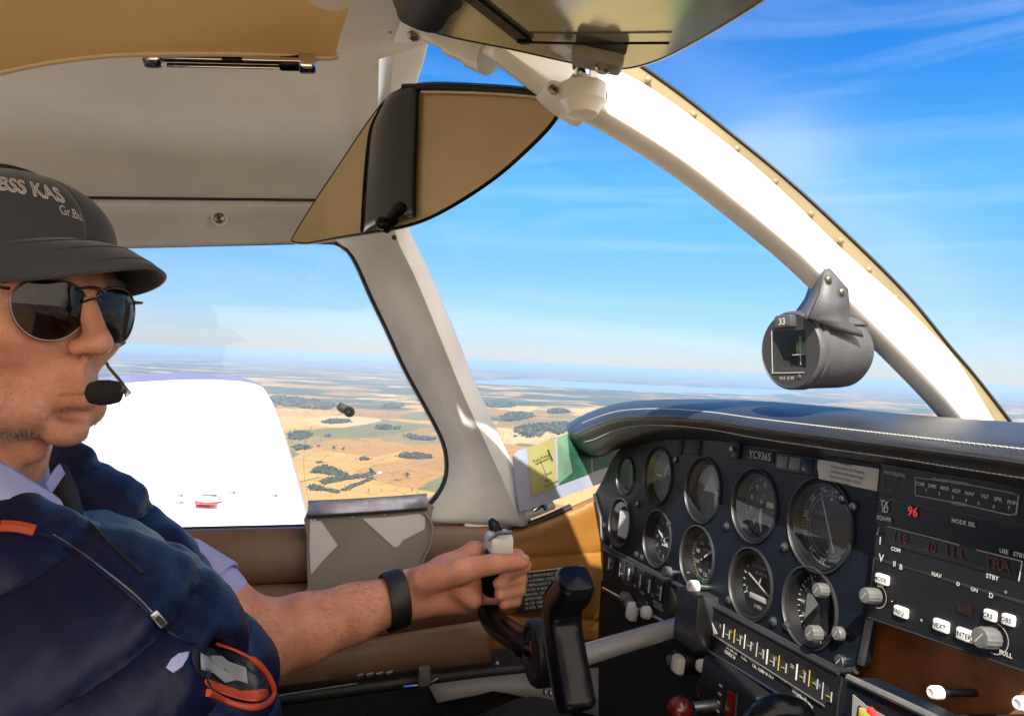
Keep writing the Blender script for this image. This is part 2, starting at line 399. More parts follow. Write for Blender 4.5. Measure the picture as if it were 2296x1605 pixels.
# chrome handle
fh = plane3(P(340, 132, .635), P(700, 140, .66), P(500, 60, .62)); hd = empty('grab_handle', fh.at(515, 137), 'slim chrome handle bar below the tan overhead panel', 'handle')
a0, b0 = fh.uv(335, 131, .01); a1, b1 = fh.uv(697, 139, .01); hw = a1-a0
fb = Fr(fh.p((a0+a1)/2, (b0+b1)/2), (fh.p(a1, b1)-fh.p(a0, b0)), fh.y)
mb = MB(); mb.box(fb, hw*.93, .0052, .010, 'black_gloss', c=.002, bev=.001); mb.build('bar', hd)
mb = MB()
for s_, y_ in ((-.45, .0042), (.07, .0042)): mb.box(fb, hw*.40, .0018, .004, 'chrome', a=hw*(s_+.2), b=y_, c=.012, bev=.0006)
mb.box(fb, hw*.78, .0020, .004, 'chrome', a=-hw*.01, b=-.0036, c=.012, bev=.0006); mb.build('chrome_rail', hd)
for s_ in (-1, 1):
    mb = MB(); mb.box(fb, .0155, .0125, .018, 'chrome', a=s_*hw*.475, b=-.0015*s_, c=.001, bev=.003); mb.build('end_cap', hd)
mb = MB(); mb.box(fb, .02, .010, .014, 'black_gloss', a=hw*.37, b=-.001, c=.003, bev=.002); mb.build('latch', hd)

# ------------------------------------------------------------------ side window, post, lower wall
win = [(750, 541), (782, 560), (806, 600), (832, 660), (868, 735), (908, 822), (945, 890), (975, 945), (996, 990), (1004, 1030), (1002, 1070), (985, 1108), (955, 1140), (900, 1165), (800, 1178), (690, 1183), (370, 1191), (150, 1200), (-350, 1222)]
WL = 1.205
ws = cr2(win, 4)
post = empty('windscreen_post', atL(1100, 1170, 1.19), 'cream painted windscreen post between side window and windscreen', 'window post')
def lerp_path(pts, n):
    pts = cr(pts, 8); d = [0]
    for a_, b_ in zip(pts, pts[1:]): d.append(d[-1]+(b_-a_).length)
    out = []
    for i in range(n):
        t = d[-1]*i/(n-1); j = 0
        while j < len(d)-2 and d[j+1] < t: j += 1
        q = (t-d[j])/max(1e-9, d[j+1]-d[j]); out.append(pts[j].lerp(pts[j+1], q))
    return out
NP = 60
e_win = lerp_path([P(822, 30, .80)]+[atL(u, v, l) for u, v, l in [(838, 110, .84), (834, 200, .92), (820, 300, 1.0), (800, 400, 1.07), (772, 480, 1.13), (752, 541, 1.2), (782, 560, 1.2), (806, 600, 1.2), (832, 660, 1.2), (868, 735, 1.2), (908, 822, 1.2), (945, 890, 1.2), (975, 945, 1.2), (996, 990, 1.2), (1004, 1030, 1.2), (1002, 1070, 1.2), (985, 1108, 1.2), (955, 1140, 1.2), (900, 1165, 1.2)]], NP)
e_mid = lerp_path([P(860, 30, .78)]+[atL(u, v, l) for u, v, l in [(872, 110, .815), (868, 200, .885), (868, 300, .965), (868, 400, 1.04), (874, 480, 1.10), (885, 540, 1.14), (925, 625, 1.155), (975, 745, 1.16), (1030, 880, 1.165), (1085, 1000, 1.17), (1122, 1082, 1.17), (1150, 1140, 1.17), (1165, 1178, 1.175)]], NP)
e_out = lerp_path([P(965, 40, .80)]+[atL(u, v, l) for u, v, l in [(950, 110, .84), (928, 190, .91), (918, 300, 1.0), (910, 400, 1.08), (912, 480, 1.13), (918, 520, 1.15), (962, 610, 1.17), (1010, 722, 1.175), (1060, 850, 1.18), (1105, 950, 1.185), (1150, 1045, 1.19), (1166, 1100, 1.19), (1185, 1172, 1.19)]], NP)
mb = MB()
rows = []
for a_, b_, c_ in zip(e_win, e_mid, e_out):
    q = a_.lerp(b_, .08)-LA*.004; q2 = a_.lerp(b_, .5)-LA*.007; q3 = a_.lerp(b_, .9)-LA*.002; q4 = b_.lerp(c_, .10)-LA*.010; q5 = b_.lerp(c_, .55)-LA*.011; q6 = b_.lerp(c_, .92)-LA*.004
    rows.append([a_+LA*.02, a_, q, q2, q3, q4, q5, q6, c_, c_+LA*.02+FA*.004])
mb.grid(rows, 'cream_paint'); mb.build('post_body', post, thick=.003)
mb = MB()
for u, v, l in ((884, 533, 1.128),): mb.screw(Fr(atL(u, v, l), FA, UA), .004, 'slot_dark', 'black_plastic')
mb.build('screw', post)
# lower skirt of the post down to the trim
mb = MB()
sk = [[atL(u, v, l) for u, v in ln] for ln, l in (([(900, 1150), (985, 1100), (1004, 1050), (1085, 1000), (1150, 1090), (1180, 1150), (1200, 1180)], 1.206), ([(880, 1182), (960, 1185), (1040, 1190), (1090, 1192), (1150, 1195), (1190, 1190), (1205, 1188)], 1.196))]
mb.grid([lerp_path(q, 14) for q in sk], 'cream_paint'); mb.build('post_skirt', post, thick=.003)
# dark gap strip and grey gasket along the dash side sill
sill = [(1150, 1190), (1180, 1180), (1225, 1160), (1290, 1140), (1345, 1118)]
mb = MB(); mb.tube(cr([atL(u, v, 1.18) for u, v in [(1138, 1196), (1180, 1179), (1232, 1158), (1280, 1136)]], 5), [.006]*16, 'black_rubber', n=8); mb.build('gasket', post)
mb = MB(); mb.tube(cr([atL(u, v, 1.186) for u, v in [(1040, 1179), (1120, 1172), (1190, 1150), (1240, 1130)]], 5), .009, 'cream_paint', n=8)
mb.tube(cr([atL(u, v, 1.182) for u, v in [(1195, 1143), (1215, 1130), (1222, 1142)]], 5), .006, 'chrome', n=8); mb.build('sill_bead', post)

# window frame gasket
top = [(u, 0) for u in range(700, -300, -100)]
def header_uv(u):
    return atL(u, 538+(750-u)*.022, WL)
wpath = [atL(u, v, WL-.002) for u, v in ws]
tpath = [header_uv(u) for u in range(-350, 760, 70)]
sw = empty('side_window', atL(690, 1183, WL), 'rounded side window beside the pilot with dark gasket and clear pane', 'window')
mb = MB(); mb.tube(lerp_path(tpath+wpath, 150), .0062, 'black_rubber', n=8); mb.build('gasket', sw)
mb = MB(); mb.tube([p-LA*.004+((atL(700, 850, WL)-p).normalized()*-.006) for p in lerp_path(wpath, 90)], .0022, 'steel', n=6)
mb.tube([p-LA*.006-UA*.002 for p in tpath[3:]], .0022, 'steel', n=6); mb.build('metal_bead', sw)
mb = MB(); pl = [P(0, 0, 1)]*0
fw_ = Fr(atL(690, 850, WL+.012), FA, UA)
out = [fw_.uv(u, v) for u, v in ([(-360, 1232), (-360, 530)]+[(0, 545), (400, 545), (758, 534)]+[(a_+9 if v_ < 1100 else a_, v_+(8 if v_ > 1000 else 0)) for a_, v_ in ws[2:]])]
mb.poly(fw_, out, 'pane_side'); pane = mb.build('pane', sw, smooth=0)
ca = pane.data.attributes.new("dust_glare", 'FLOAT', 'POINT'); ca.data.foreach_set('value', [1.0]*len(pane.data.vertices))
# storm window edge and its latch
mb = MB(); mb.tube(lerp_path([atL(u, v, WL+.004) for u, v in [(700, 955), (686, 985), (681, 1030), (684, 1080), (692, 1125)]], 20), .0011, 'gauge_glass', n=6); mb.build('vent_window_edge', sw)
mb = MB(); q = Fr(atL(783, 923, WL-.002), FA, UA)
mb.lathe(q, [(.0085, -.006), (.0085, .006), (.006, .008), (.0045, .008), (.0045, .003), (.001, .003)], 'compass_grey', n=20)
mb.tube([atL(783, 923, WL), atL(768, 915, WL), atL(760, 910, WL-.002)], [.006, .0075, .006], 'grey_trim', n=10); mb.build('latch_knob', sw)

# lower side wall: brown upholstered panel, ochre forward part
US = [-400, 0, 370, 690, 960, 1100]
def wl(vs, l): return [atL(u, v, l) for u, v in zip(US, vs)]
rows = [wl([1222, 1206, 1192, 1184, 1178, 1178], 1.21), wl([1224, 1208, 1193, 1185, 1180, 1180], 1.19), wl([1232, 1216, 1200, 1192, 1187, 1187], 1.175), wl([1275, 1260, 1240, 1228, 1222, 1220], 1.165), wl([1330, 1318, 1300, 1288, 1275, 1266], 1.160),
        wl([1352, 1342, 1322, 1306, 1290, 1280], 1.168), wl([1358, 1350, 1330, 1314, 1297, 1286], 1.15), wl([1375, 1368, 1345, 1328, 1310, 1298], 1.135), wl([1450, 1440, 1410, 1385, 1350, 1335], 1.125), wl([1520, 1505, 1470, 1440, 1400, 1380], 1.13),
        wl([1535, 1518, 1482, 1450, 1408, 1388], 1.14), wl([1560, 1540, 1500, 1466, 1420, 1400], 1.125), wl([1625, 1600, 1560, 1525, 1490, 1475], 1.12), wl([1632, 1608, 1566, 1532, 1497, 1482], 1.14)]
rr = [cr(r_, 8) for r_ in rows]; cols = list(zip(*rr)); cols = [cr(list(c_), 3) for c_ in cols]
mb = MB(); mb.grid([list(c_) for c_ in cols], 'brown_leather')
sp = empty('side_panel', atL(600, 1540, 1.13), 'brown leather side panel with stitched folds under the pilot window', 'side panel')
mb.build('brown_upholstery', sp, thick=.006)
UO = [1100, 1180, 1260, 1345, 1400]
def wo(vs, l): return [atL(u, v, l) for u, v in zip(UO, vs)]
rows = [wo([1196, 1178, 1148, 1112, 1096], 1.2), wo([1198, 1181, 1151, 1116, 1100], 1.185), wo([1206, 1190, 1162, 1126, 1110], 1.172), wo([1230, 1216, 1196, 1174, 1165], 1.170), wo([1252, 1246, 1240, 1232, 1228], 1.168), wo([1258, 1253, 1247, 1240, 1236], 1.176), wo([1263, 1258, 1252, 1246, 1242], 1.162),
        wo([1300, 1298, 1294, 1290, 1288], 1.160), wo([1340, 1340, 1340, 1340, 1340], 1.158), wo([1370, 1372, 1376, 1382, 1384], 1.162), wo([1376, 1378, 1384, 1390, 1392], 1.172), wo([1384, 1386, 1392, 1398, 1400], 1.16), wo([1420, 1420, 1424, 1428, 1430], 1.155), wo([1475, 1466, 1460, 1455, 1450], 1.16), wo([1482, 1474, 1468, 1462, 1456], 1.18)]
rr = [cr(r_, 8) for r_ in rows]; cols = [cr(list(c_), 3) for c_ in zip(*rr)]
mb = MB(); mb.grid([list(c_) for c_ in cols], 'ochre_leather'); mb.build('ochre_upholstery', sp, thick=.006)
# folds in the ochre leather
mb = MB()
mb.tube(cr([atL(u, v, 1.158) for u, v in [(1362, 1318), (1352, 1350), (1335, 1385), (1322, 1402)]], 5), [.002, .004, .004, .0015]*4, 'ochre_leather', n=8)
mb.build('fold', sp); mb = MB(); mb.tube(cr([atL(u, v, 1.160) for u, v in [(1275, 1395), (1240, 1375), (1210, 1372)]], 5), .003, 'ochre_leather', n=8); mb.build('fold', sp)
# bottom rail, vents and dark footwell
mb = MB()
fl = [[atL(u, v, l) for u, v in ln] for ln, l in (([(-400, 1632), (370, 1566), (690, 1532), (960, 1497), (1185, 1478), (1400, 1460)], 1.135), ([(-400, 1690), (370, 1610), (690, 1572), (960, 1535), (1185, 1508), (1400, 1495)], 1.12))]
mb.grid([lerp_path(q, 20) for q in fl], 'black_plastic'); mb.build('bottom_rail', sp, thick=.006)
mb = MB()
for i in range(4): mb.tube([atL(800+i*22, 1516-i*2, 1.105), atL(815+i*22, 1512-i*2, 1.105)], .003, 'steel', n=6); mb.build('vent_slot', sp); mb = MB()
mb.tube([atL(620, 1560, 1.10), atL(760, 1538, 1.10), atL(800, 1532, 1.10)], .0012, 'steel', n=6)
mb.build('cable', sp); mb = MB(); mb.lathe(Fr(atL(1115, 1487, 1.118), FA, UA), [(.005, 0), (.004, .003), (.0005, .004)], 'steel', n=12)
mb.build('screw', sp); mb = MB(); mb.tube([atL(905, 1540, 1.10), atL(960, 1535, 1.10), atL(982, 1522, 1.10)], .0025, 'chrome', n=6)
mb.box(Fr(atL(950, 1512, 1.10), FA, UA), .018, .028, .01, 'knob_grey', bev=.002); mb.build('rail_bracket', sp)
mb = MB()
g = [[atL(u, v, l) for u, v in ln] for ln, l in (([(960, 1535), (1050, 1522), (1185, 1508), (1400, 1490)], 1.12), ([(980, 1575), (1060, 1560), (1130, 1552), (1400, 1620)], 1.10))]
mb.grid([lerp_path(q, 12) for q in g], 'grey_trim'); mb.build('kick_panel', sp, thick=.004)
# unseen passenger seat, added in tan to bounce warm light into the cabin
cs_ = empty('added_passenger_seat', AC(.10, -.60, -.25), 'front passenger seat below the viewpoint, added in tan leather to bounce light', 'seat')
mb = MB(); mb.box(Fr(AC(.12, -.60, -.12), -LA, UA), .44, .12, .50, 'tan_vinyl', c=-.25, bev=.04); mb.build('seat_cushion', cs_)
mb = MB(); mb.box(Fr(AC(.12, -.25, -.52), -LA, UA-FA*.15), .44, .60, .10, 'tan_vinyl', bev=.04); mb.build('backrest', cs_)
# floor, firewall, back and right side of the cabin (seen only from beside the photograph's viewpoint)
mb = MB(); mb.grid([[AC(l, -.62, f) for l in (1.22, .6, -.13)] for f in (-1.15, 0, .75)], 'carpet_dark'); tag(mb.build('floor', thick=.01), kind='structure')
mb = MB(); mb.grid([[AC(1.13, h, f) for f in (-1.15, -.2, .3, .75)] for h in (-.62, -.5, -.42)], 'carpet_dark'); mb.grid([[AC(l, h, .75) for l in (1.18, .6, -.1)] for h in (-.62, -.3, -.1)], 'carpet_dark')
mb.grid([[AC(l, h, -1.15) for l in (1.2, .6, -.12)] for h in (-.62, -.3, -.1)], 'headliner'); tag(mb.build('footwell_wall', thick=.008), kind='structure')
mb = MB(); mb.grid([[AC(-.125, h, f) for f in (-1.15, -.3, .3, .65)] for h in (-.62, -.4, -.22)], 'brown_leather'); tag(mb.build('right_side_wall', thick=.01), kind='structure')

# ------------------------------------------------------------------ centre strut of the windscreen
lo = [(1085, 110), (1170, 175), (1260, 240), (1340, 278), (1500, 376), (1640, 482), (1755, 576), (1814, 631), (1943, 753), (2059, 869), (2121, 938), (2155, 985)]
mi = [(1120, 60), (1230, 110), (1330, 150), (1440, 205), (1580, 305), (1720, 420), (1870, 566), (1972, 655), (2060, 741), (2125, 812), (2208, 950), (2245, 1000)]
hi = [(1165, 20), (1290, 70), (1400, 130), (1500, 198), (1600, 275), (1760, 405), (1915, 548), (2030, 663), (2120, 772), (2180, 842), (2262, 948), (2300, 1000)]
NS = 60
LS = .60
def sp_(pts, l, n=NS): return lerp_path([atL(u, v, l) for u, v in pts], n)
el_, em_, eh_ = sp_(lo, LS+.004), sp_(mi, LS), sp_(hi, LS+.006)
st = empty('windscreen_strut', el_[-1], 'curved white centre strut of the windscreen carrying the compass', 'strut')
mb = MB(); rows = []
for a_, b_, c_ in zip(el_, em_, eh_):
    rows.append([a_+LA*.007, a_+LA*.001, a_.lerp(b_, .01)-LA*.005, a_.lerp(b_, .05)-LA*.010, a_.lerp(b_, .12)-LA*.014, a_.lerp(b_, .135)-LA*.0145, a_.lerp(b_, .16)-LA*.0145, a_.lerp(b_, .5)-LA*.0145, a_.lerp(b_, .90)-LA*.0145, a_.lerp(b_, .94)-LA*.0145, a_.lerp(b_, .985)-LA*.010, b_])
mb.grid(rows, 'white_paint'); mb.build('strut_body', st, thick=.002)
mb = MB(); mb.grid([[b_, b_.lerp(c_, .1)+LA*.004, b_.lerp(c_, .5)+LA*.003, b_.lerp(c_, .93), c_, c_+LA*.012] for b_, c_ in zip(em_, eh_)], 'strut_tan'); mb.build('rivet_flange', st, thick=.002)
mb = MB(); mb.tube([c_-LA*.002+(c_-b_).normalized()*.0015 for b_, c_ in zip(em_, eh_)], .0020, 'black_rubber', n=6); mb.build('seal', st)
for u, v in [(1453, 180), (1555, 258), (1652, 335), (1738, 408), (1818, 480), (1885, 540), (1948, 605), (2008, 668), (2058, 720), (2105, 778), (2145, 825), (2183, 875)]:
    mb = MB(); q = Fr(atL(u, v, LS+.002), FA, UA); mb.lathe(q, [(.0036, 0), (.0030, .0016), (.0015, .0026), (.0001, .0028)], 'strut_tan', n=12); mb.build('rivet', st)
# top junction: plate with screws and rounded cream fairing
mb = MB(); fj = plane3(P(840, 30, .74), P(960, 90, .74), P(1100, 20, .66))
mb.poly(fj, [fj.uv(u, v) for u, v in cr2([(780, -60), (776, 20), (800, 62), (850, 84), (900, 96), (975, 92), (1060, 120), (1100, 150), (1118, 140), (1135, 95), (1200, 20), (1200, -60)], 3, True)], 'cream_paint', c=0, t=.012)
mb.build('junction_plate', st)
for u, v in ((870, 63), (927, 81)):
    mb = MB(); a_, b_ = fj.uv(u, v); mb.screw(fj, .0062, 'screw_metal', 'slot_dark', a_, b_, .0005); mb.build('screw', st)
mb = MB(); mb.tube(cr([P(960, 70, .70), P(1010, 92, .69), (P(1060, 112, .68)), P(1098, 128, .67)], 5), [.010]*5+[.014]*5+[.017]*6, 'cream_paint', n=14); mb.build('fairing', st)
mb = MB(); mb.tube([P(1098, 86, .655), P(1112, 112, .655), P(1118, 132, .655)], [.005, .0065, .003], 'yellow_sticker', n=10); mb.build('yellow_tag', st)

# windscreen panes
lft = lerp_path([p+LA*.01+FA*.004 for p in e_out[:-3]], 30); cen = lerp_path([p+LA*.014 for p in el_], 30)
mb = MB(); mb.grid([[a_.lerp(b_, j/10)+(UA*.4+FA*.5)*(.03*math.sin(math.pi*j/10)) for j in range(11)] for a_, b_ in zip(lft, cen)], 'pane_front')
wsl = tag(mb.build('left_windscreen_pane'), 'clear curved windscreen pane in front of the pilot, left of the white strut', 'windscreen')
at_ = wsl.data.attributes.new("dust_glare", 'FLOAT', 'POINT'); at_.data.foreach_set('value', [.0]*len(wsl.data.vertices))
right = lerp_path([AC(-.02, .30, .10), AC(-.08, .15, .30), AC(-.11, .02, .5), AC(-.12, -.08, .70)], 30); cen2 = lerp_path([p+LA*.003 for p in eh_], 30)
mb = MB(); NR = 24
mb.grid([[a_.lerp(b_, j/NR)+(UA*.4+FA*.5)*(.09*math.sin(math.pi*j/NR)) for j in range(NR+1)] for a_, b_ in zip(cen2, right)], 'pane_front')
wsr = tag(mb.build('right_windscreen_pane'), 'curved windscreen pane right of the white strut, pale reflection band painted along its edge', 'windscreen')
dv = []  # film weights: pale reflection beside the strut, painted into the pane
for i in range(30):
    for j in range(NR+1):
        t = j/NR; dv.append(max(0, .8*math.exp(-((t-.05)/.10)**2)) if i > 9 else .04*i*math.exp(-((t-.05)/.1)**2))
at_ = wsr.data.attributes.new("dust_glare", 'FLOAT', 'POINT'); at_.data.foreach_set('value', dv)

# ------------------------------------------------------------------ visors
def plate(nm, outline, fr_, mt, parent, rim, c=0, t=.003, n=4, rr_=.0022):
    o2 = cr2(outline, n, True); ol_ = [fr_.uv(u, v, c) for u, v in o2]
    m_ = MB(); m_.poly(fr_, ol_, mt, c=c, t=t); ob = m_.build(nm, parent)
    if rim:
        m_ = MB(); m_.tube([fr_.p(a_, b_, c-t/2) for a_, b_ in ol_], rr_, rim, n=8, closed=True); m_.build('rim', parent)
    return ol_
vf = plane3(P(1258, 235, .64), P(655, 540, .92), P(900, 200, .80))
v1 = empty('sun_visor', vf.at(950, 350), 'brown tinted sun visor with dark centre band hanging over the pilot side post', 'sun visor')
vo = [(655, 541), (662, 522), (705, 452), (760, 370), (812, 292), (850, 240), (880, 211), (920, 193), (970, 187), (1060, 190), (1150, 196), (1222, 204), (1250, 216), (1257, 238), (1236, 276), (1190, 325), (1120, 388), (1040, 444), (960, 488), (900, 508), (830, 521), (760, 532), (690, 545)]
plate('tinted_plate', vo, vf, 'visor_tint', v1, 'black_gloss', rr_=.0020)
mb = MB(); mb.tube([vf.at(u, v, .003) for u, v in [(905, 196), (960, 195), (1060, 198), (1150, 204), (1228, 212)]], .0038, 'black_gloss', n=8); mb.tube([vf.at(u, v, .004) for u, v in [(945, 206), (1060, 208), (1150, 213), (1215, 219)]], .0012, 'tan_edge', n=6); mb.build('top_binding', v1)
bl = lerp_path([vf.at(u, v, .003) for u, v in [(862, 232), (835, 282), (826, 330), (818, 420), (812, 522)]], 16); br = lerp_path([vf.at(u, v, .003) for u, v in [(938, 196), (936, 260), (933, 330), (931, 400), (930, 487)]], 16)
mb = MB(); mb.grid([[a_.lerp(b_, j/8)+vf.z*(.010*math.sin(math.pi*j/8)) for j in range(9)] for a_, b_ in zip(bl, br)], 'band')if False else None
mat('visor_band', (.030, .036, .040), .28, coat=.5, bump=.05, bscale=30)
mb = MB(); mb.grid([[a_.lerp(b_, j/8)+vf.z*(.010*math.sin(math.pi*j/8)) for j in range(9)] for a_, b_ in zip(bl, br)], 'visor_band'); mb.build('centre_band', v1, thick=.001)
mb = MB(); mb.tube([p+vf.z*.001 for p in bl], .0016, 'black_gloss', n=6); mb.tube([p+vf.z*.001 for p in br], .0018, 'black_gloss', n=6); mb.build('band_edge', v1)
mb = MB(); q = vf.sub(*vf.uv(898, 493), .006, .45); mb.box(q, .040, .012, .010, 'black_gloss', bev=.004); mb.lathe(q, [(.007, .008), (.007, .014), (.004, .016), (.0004, .016)], 'black_gloss', a=.012, n=14); mb.lathe(q, [(.005, .008), (.005, .013), (.0004, .014)], 'black_plastic', a=-.012, n=14); mb.build('pivot_clip', v1)
vf2 = plane3(P(900, 40, .60), P(1400, 155, .585), P(1650, 0, .44))
v2 = empty('sun_visor', vf2.at(1300, 60), 'olive tinted sun visor with a black diagonal strap filling the top of the view', 'sun visor')
vo2 = [(880, -120), (884, -20), (892, 22), (912, 48), (950, 66), (1020, 86), (1140, 110), (1260, 137), (1330, 150), (1390, 155), (1440, 147), (1500, 125), (1580, 82), (1660, 34), (1722, -8), (1790, -70), (1800, -140), (1300, -200)]
plate('tinted_plate', vo2, vf2, 'visor_olive', v2, 'black_gloss', rr_=.0022)
mb = MB(); mb.poly(vf2, [vf2.uv(u, v) for u, v in [(1015, -30), (1045, -30), (1195, 88), (1185, 93), (1170, 93)]], 'black_gloss', c=.003, t=.002); mb.build('strap', v2)
mb = MB(); mb.poly(vf2, [vf2.uv(u, v) for u, v in cr2([(884, -40), (1000, -40), (1040, 0), (1010, 30), (990, 60), (960, 66), (905, 44), (890, 15)], 3, True)], 'black_gloss', c=.003, t=.002); mb.build('corner_cover', v2)
mb = MB(); mb.tube([vf2.at(u, v, .004) for u, v in [(1160, 95), (1300, 98), (1500, 97)]], .0010, 'black_gloss', n=6); mb.build('lower_seam', v2)
# bracket holding both visors
br_ = empty('visor_bracket', atL(1320, 210, .57), 'white visor bracket with a ball joint and screws on the centre strut', 'bracket')
fbk = Fr(atL(1310, 215, .572), FA, UA)
mb = MB(); mb.poly(fbk, [fbk.uv(u, v) for u, v in cr2([(1222, 196), (1232, 186), (1262, 192), (1285, 168), (1330, 165), (1362, 195), (1368, 225), (1340, 240), (1322, 262), (1300, 258), (1268, 238), (1240, 215)], 3, True)], 'white_paint', c=.006, t=.03); mb.build('plate', br_)
mb = MB(); q = Fr(atL(1308, 200, .565), LA*.2+FA, -LA*.9+FA*.2+UA*.1); qq = Fr(atL(1306, 178, .562), FA, -LA); qq = Fr(atL(1306, 192, .560), FA, LA)
mb.lathe(Fr(atL(1308, 205, .560), FA, -LA) if False else Fr(atL(1306, 205, .562), LA, FA), [(.020, -.004), (.0195, .010), (.016, .014), (.013, .020), (.008, .022)], 'white_paint', n=24, cap1=True); mb.build('socket', br_)
mb = MB(); mb.tube([atL(1306, 172, .562), atL(1308, 140, .562)], .007, 'chrome', n=14); mb.tube([atL(1307, 152, .562), atL(1307, 143, .562)], .009, 'black_gloss', n=14); mb.build('ball_pin', br_)
mb = MB(); mb.box(vf2.sub(*vf2.uv(1345, 112), .004), .040, .022, .010, 'grey_trim', bev=.004); mb.lathe(vf2.sub(*vf2.uv(1362, 112), .010), [(.006, 0), (.0062, .006), (.004, .008), (.0004, .008)], 'screw_metal', n=16); mb.build('clip', br_)
for u, v, r_ in ((1342, 213, .0075), (1240, 203, .0045)):
    mb = MB(); a_, b_ = fbk.uv(u, v, .006); mb.lathe(fbk, [(r_*1.25, .006), (r_*1.2, .0075), (r_, .0075)], 'white_paint', a_, b_, 20); mb.screw(fbk, r_, 'screw_metal', 'slot_dark', a_, b_, .0065); mb.build('screw', br_)
# ------------------------------------------------------------------ wing outside the side window
random.seed(4)
def wing():
    w = empty('wing', P(600, 1300, 1.8), 'long white wing stretching out beyond the side window in full sun', 'wing')
    # leading edge pixels with depth, from root to tip; trailing edge pushed aft (to the left)
    le = [(735, 1420, 1.45), (700, 1165, 1.9), (672, 1060, 2.4), (648, 985, 3.0), (618, 905, 4.0), (596, 868, 4.8)]
    le = lerp_path([P(u, v, z) for u, v, z in le], 24)
    rows = []
    n = len(le)
    for i, p in enumerate(le):
        t = i/(n-1); ch = 1.75-.45*t
        sec = [(0, -.02), (.0, 0), (.015, .028), (.05, .052), (.12, .072), (.25, .085), (.4, .082), (.6, .06), (.8, .032), (1, 0), (.8, -.02), (.4, -.05), (.1, -.045), (.02, -.03)]
        r_ = []
        for x, y in sec:
            r_.append(p - FA*(x*ch) + UA*(y*ch*(.9-.25*t)-.02*ch*.9))
        rows.append(r_+[r_[0]])
    tip = empty  # noqa
    mb = MB(); mb.grid(rows, 'wing_white'); mb.build('skin', w, smooth=50)
    # tip fairing: rounded in plan, bent upwards
    last = rows[-1]; p = le[-1]; trows = [last]
    for j in range(1, 9):
        a_ = j/8*math.pi/2; s_ = math.cos(a_); o_ = .40*math.sin(a_); mid = p-FA*.62
        r_ = []
        for q in last:
            d_ = q-mid; f_ = d_.dot(FA); h_ = d_.dot(UA); r_.append(mid+FA*(f_*(.25+.75*s_))+UA*(h_*s_+.085*math.sin(a_)**1.3)+LA*(o_))
        trows.append(r_)
    mb = MB(); mb.grid(trows, 'wing_tip'); mb.build('wing_tip', w, smooth=60)
    # fuel cap, placard and rivets
    c0 = P(458, 1128, 2.15)
    # drop the cap on the skin: height of the upper surface there
    def top_at(u, v):
        r = ray(u, v); best = None
        for i in range(n-1):
            for k in range(2, 9):
                a, b, c_, d_ = rows[i][k], rows[i][k+1], rows[i+1][k+1], rows[i+1][k]
                nn = (b-a).cross(d_-a)
                if abs(nn.dot(r)) < 1e-9: continue
                t = nn.dot(a)/nn.dot(r); q = r*t
                e1, e2 = b-a, d_-a; qq = q-a
                m_ = Matrix(((e1.dot(e1), e1.dot(e2)), (e1.dot(e2), e2.dot(e2)))); s_ = m_.inverted()@Vector((qq.dot(e1), qq.dot(e2)))
                if -.01 <= s_.x <= 1.01 and -.01 <= s_.y <= 1.01: return q, (nn if nn.dot(UA) > 0 else -nn).normalized()
        return None, None
    q, nn = top_at(468, 1120)
    if q is not None:
        fc = Fr(q, -FA, LA); fc = Fr(q, LA.cross(nn), LA)
        if fc.z.dot(nn) < 0: fc = Fr(q, -fc.x, LA)
        mb = MB(); mb.lathe(fc, [(.034, 0), (.034, .004), (.030, .008), (.001, .009)], 'wing_white', n=28); mb.box(fc, .035, .008, .006, 'knob_grey', c=.008, bev=.002); mb.build('fuel_cap', w)
        q2, _ = top_at(460, 1132)
        if q2 is not None:
            f2 = Fr(q2+nn*.003, LA.cross(nn)*(1 if fc.x.dot(LA.cross(nn)) > 0 else -1), LA)
            mb = MB(); mb.quad(f2, .05, .06, 'red_paint', c=.003); mb.text(f2, 'G', .04, 'wing_white', b=0, c=.006); mb.build('fuel_placard', w)
    for u, v in ((402, 1112), (402, 1128), (615, 1112), (520, 1105)):
        q, nn = top_at(u, v)
        if q is not None:
            mb = MB(); mb.lathe(plane3(q, q+FA*.01, q+LA*.01) if False else Fr(q, FA, UA.cross(FA)), [(.008, -.004), (.008, .005), (.001, .006)], 'grey_trim', n=10); mb.build('fastener', w)
    mb = MB(); ii = n-4
    for k in range(40):
        t = k/39; r_ = rows[ii]; x = 2+6*t; j = int(min(7, x)); q = r_[j].lerp(r_[j+1], x-j)
        mb.lathe(Fr(q, FA, UA.cross(FA)), [(.007, -.002), (.006, .004), (.0005, .005)], 'mark_grey', n=6)
    o = mb.build('rivet_row', w); tag(o, kind='stuff')
wing()

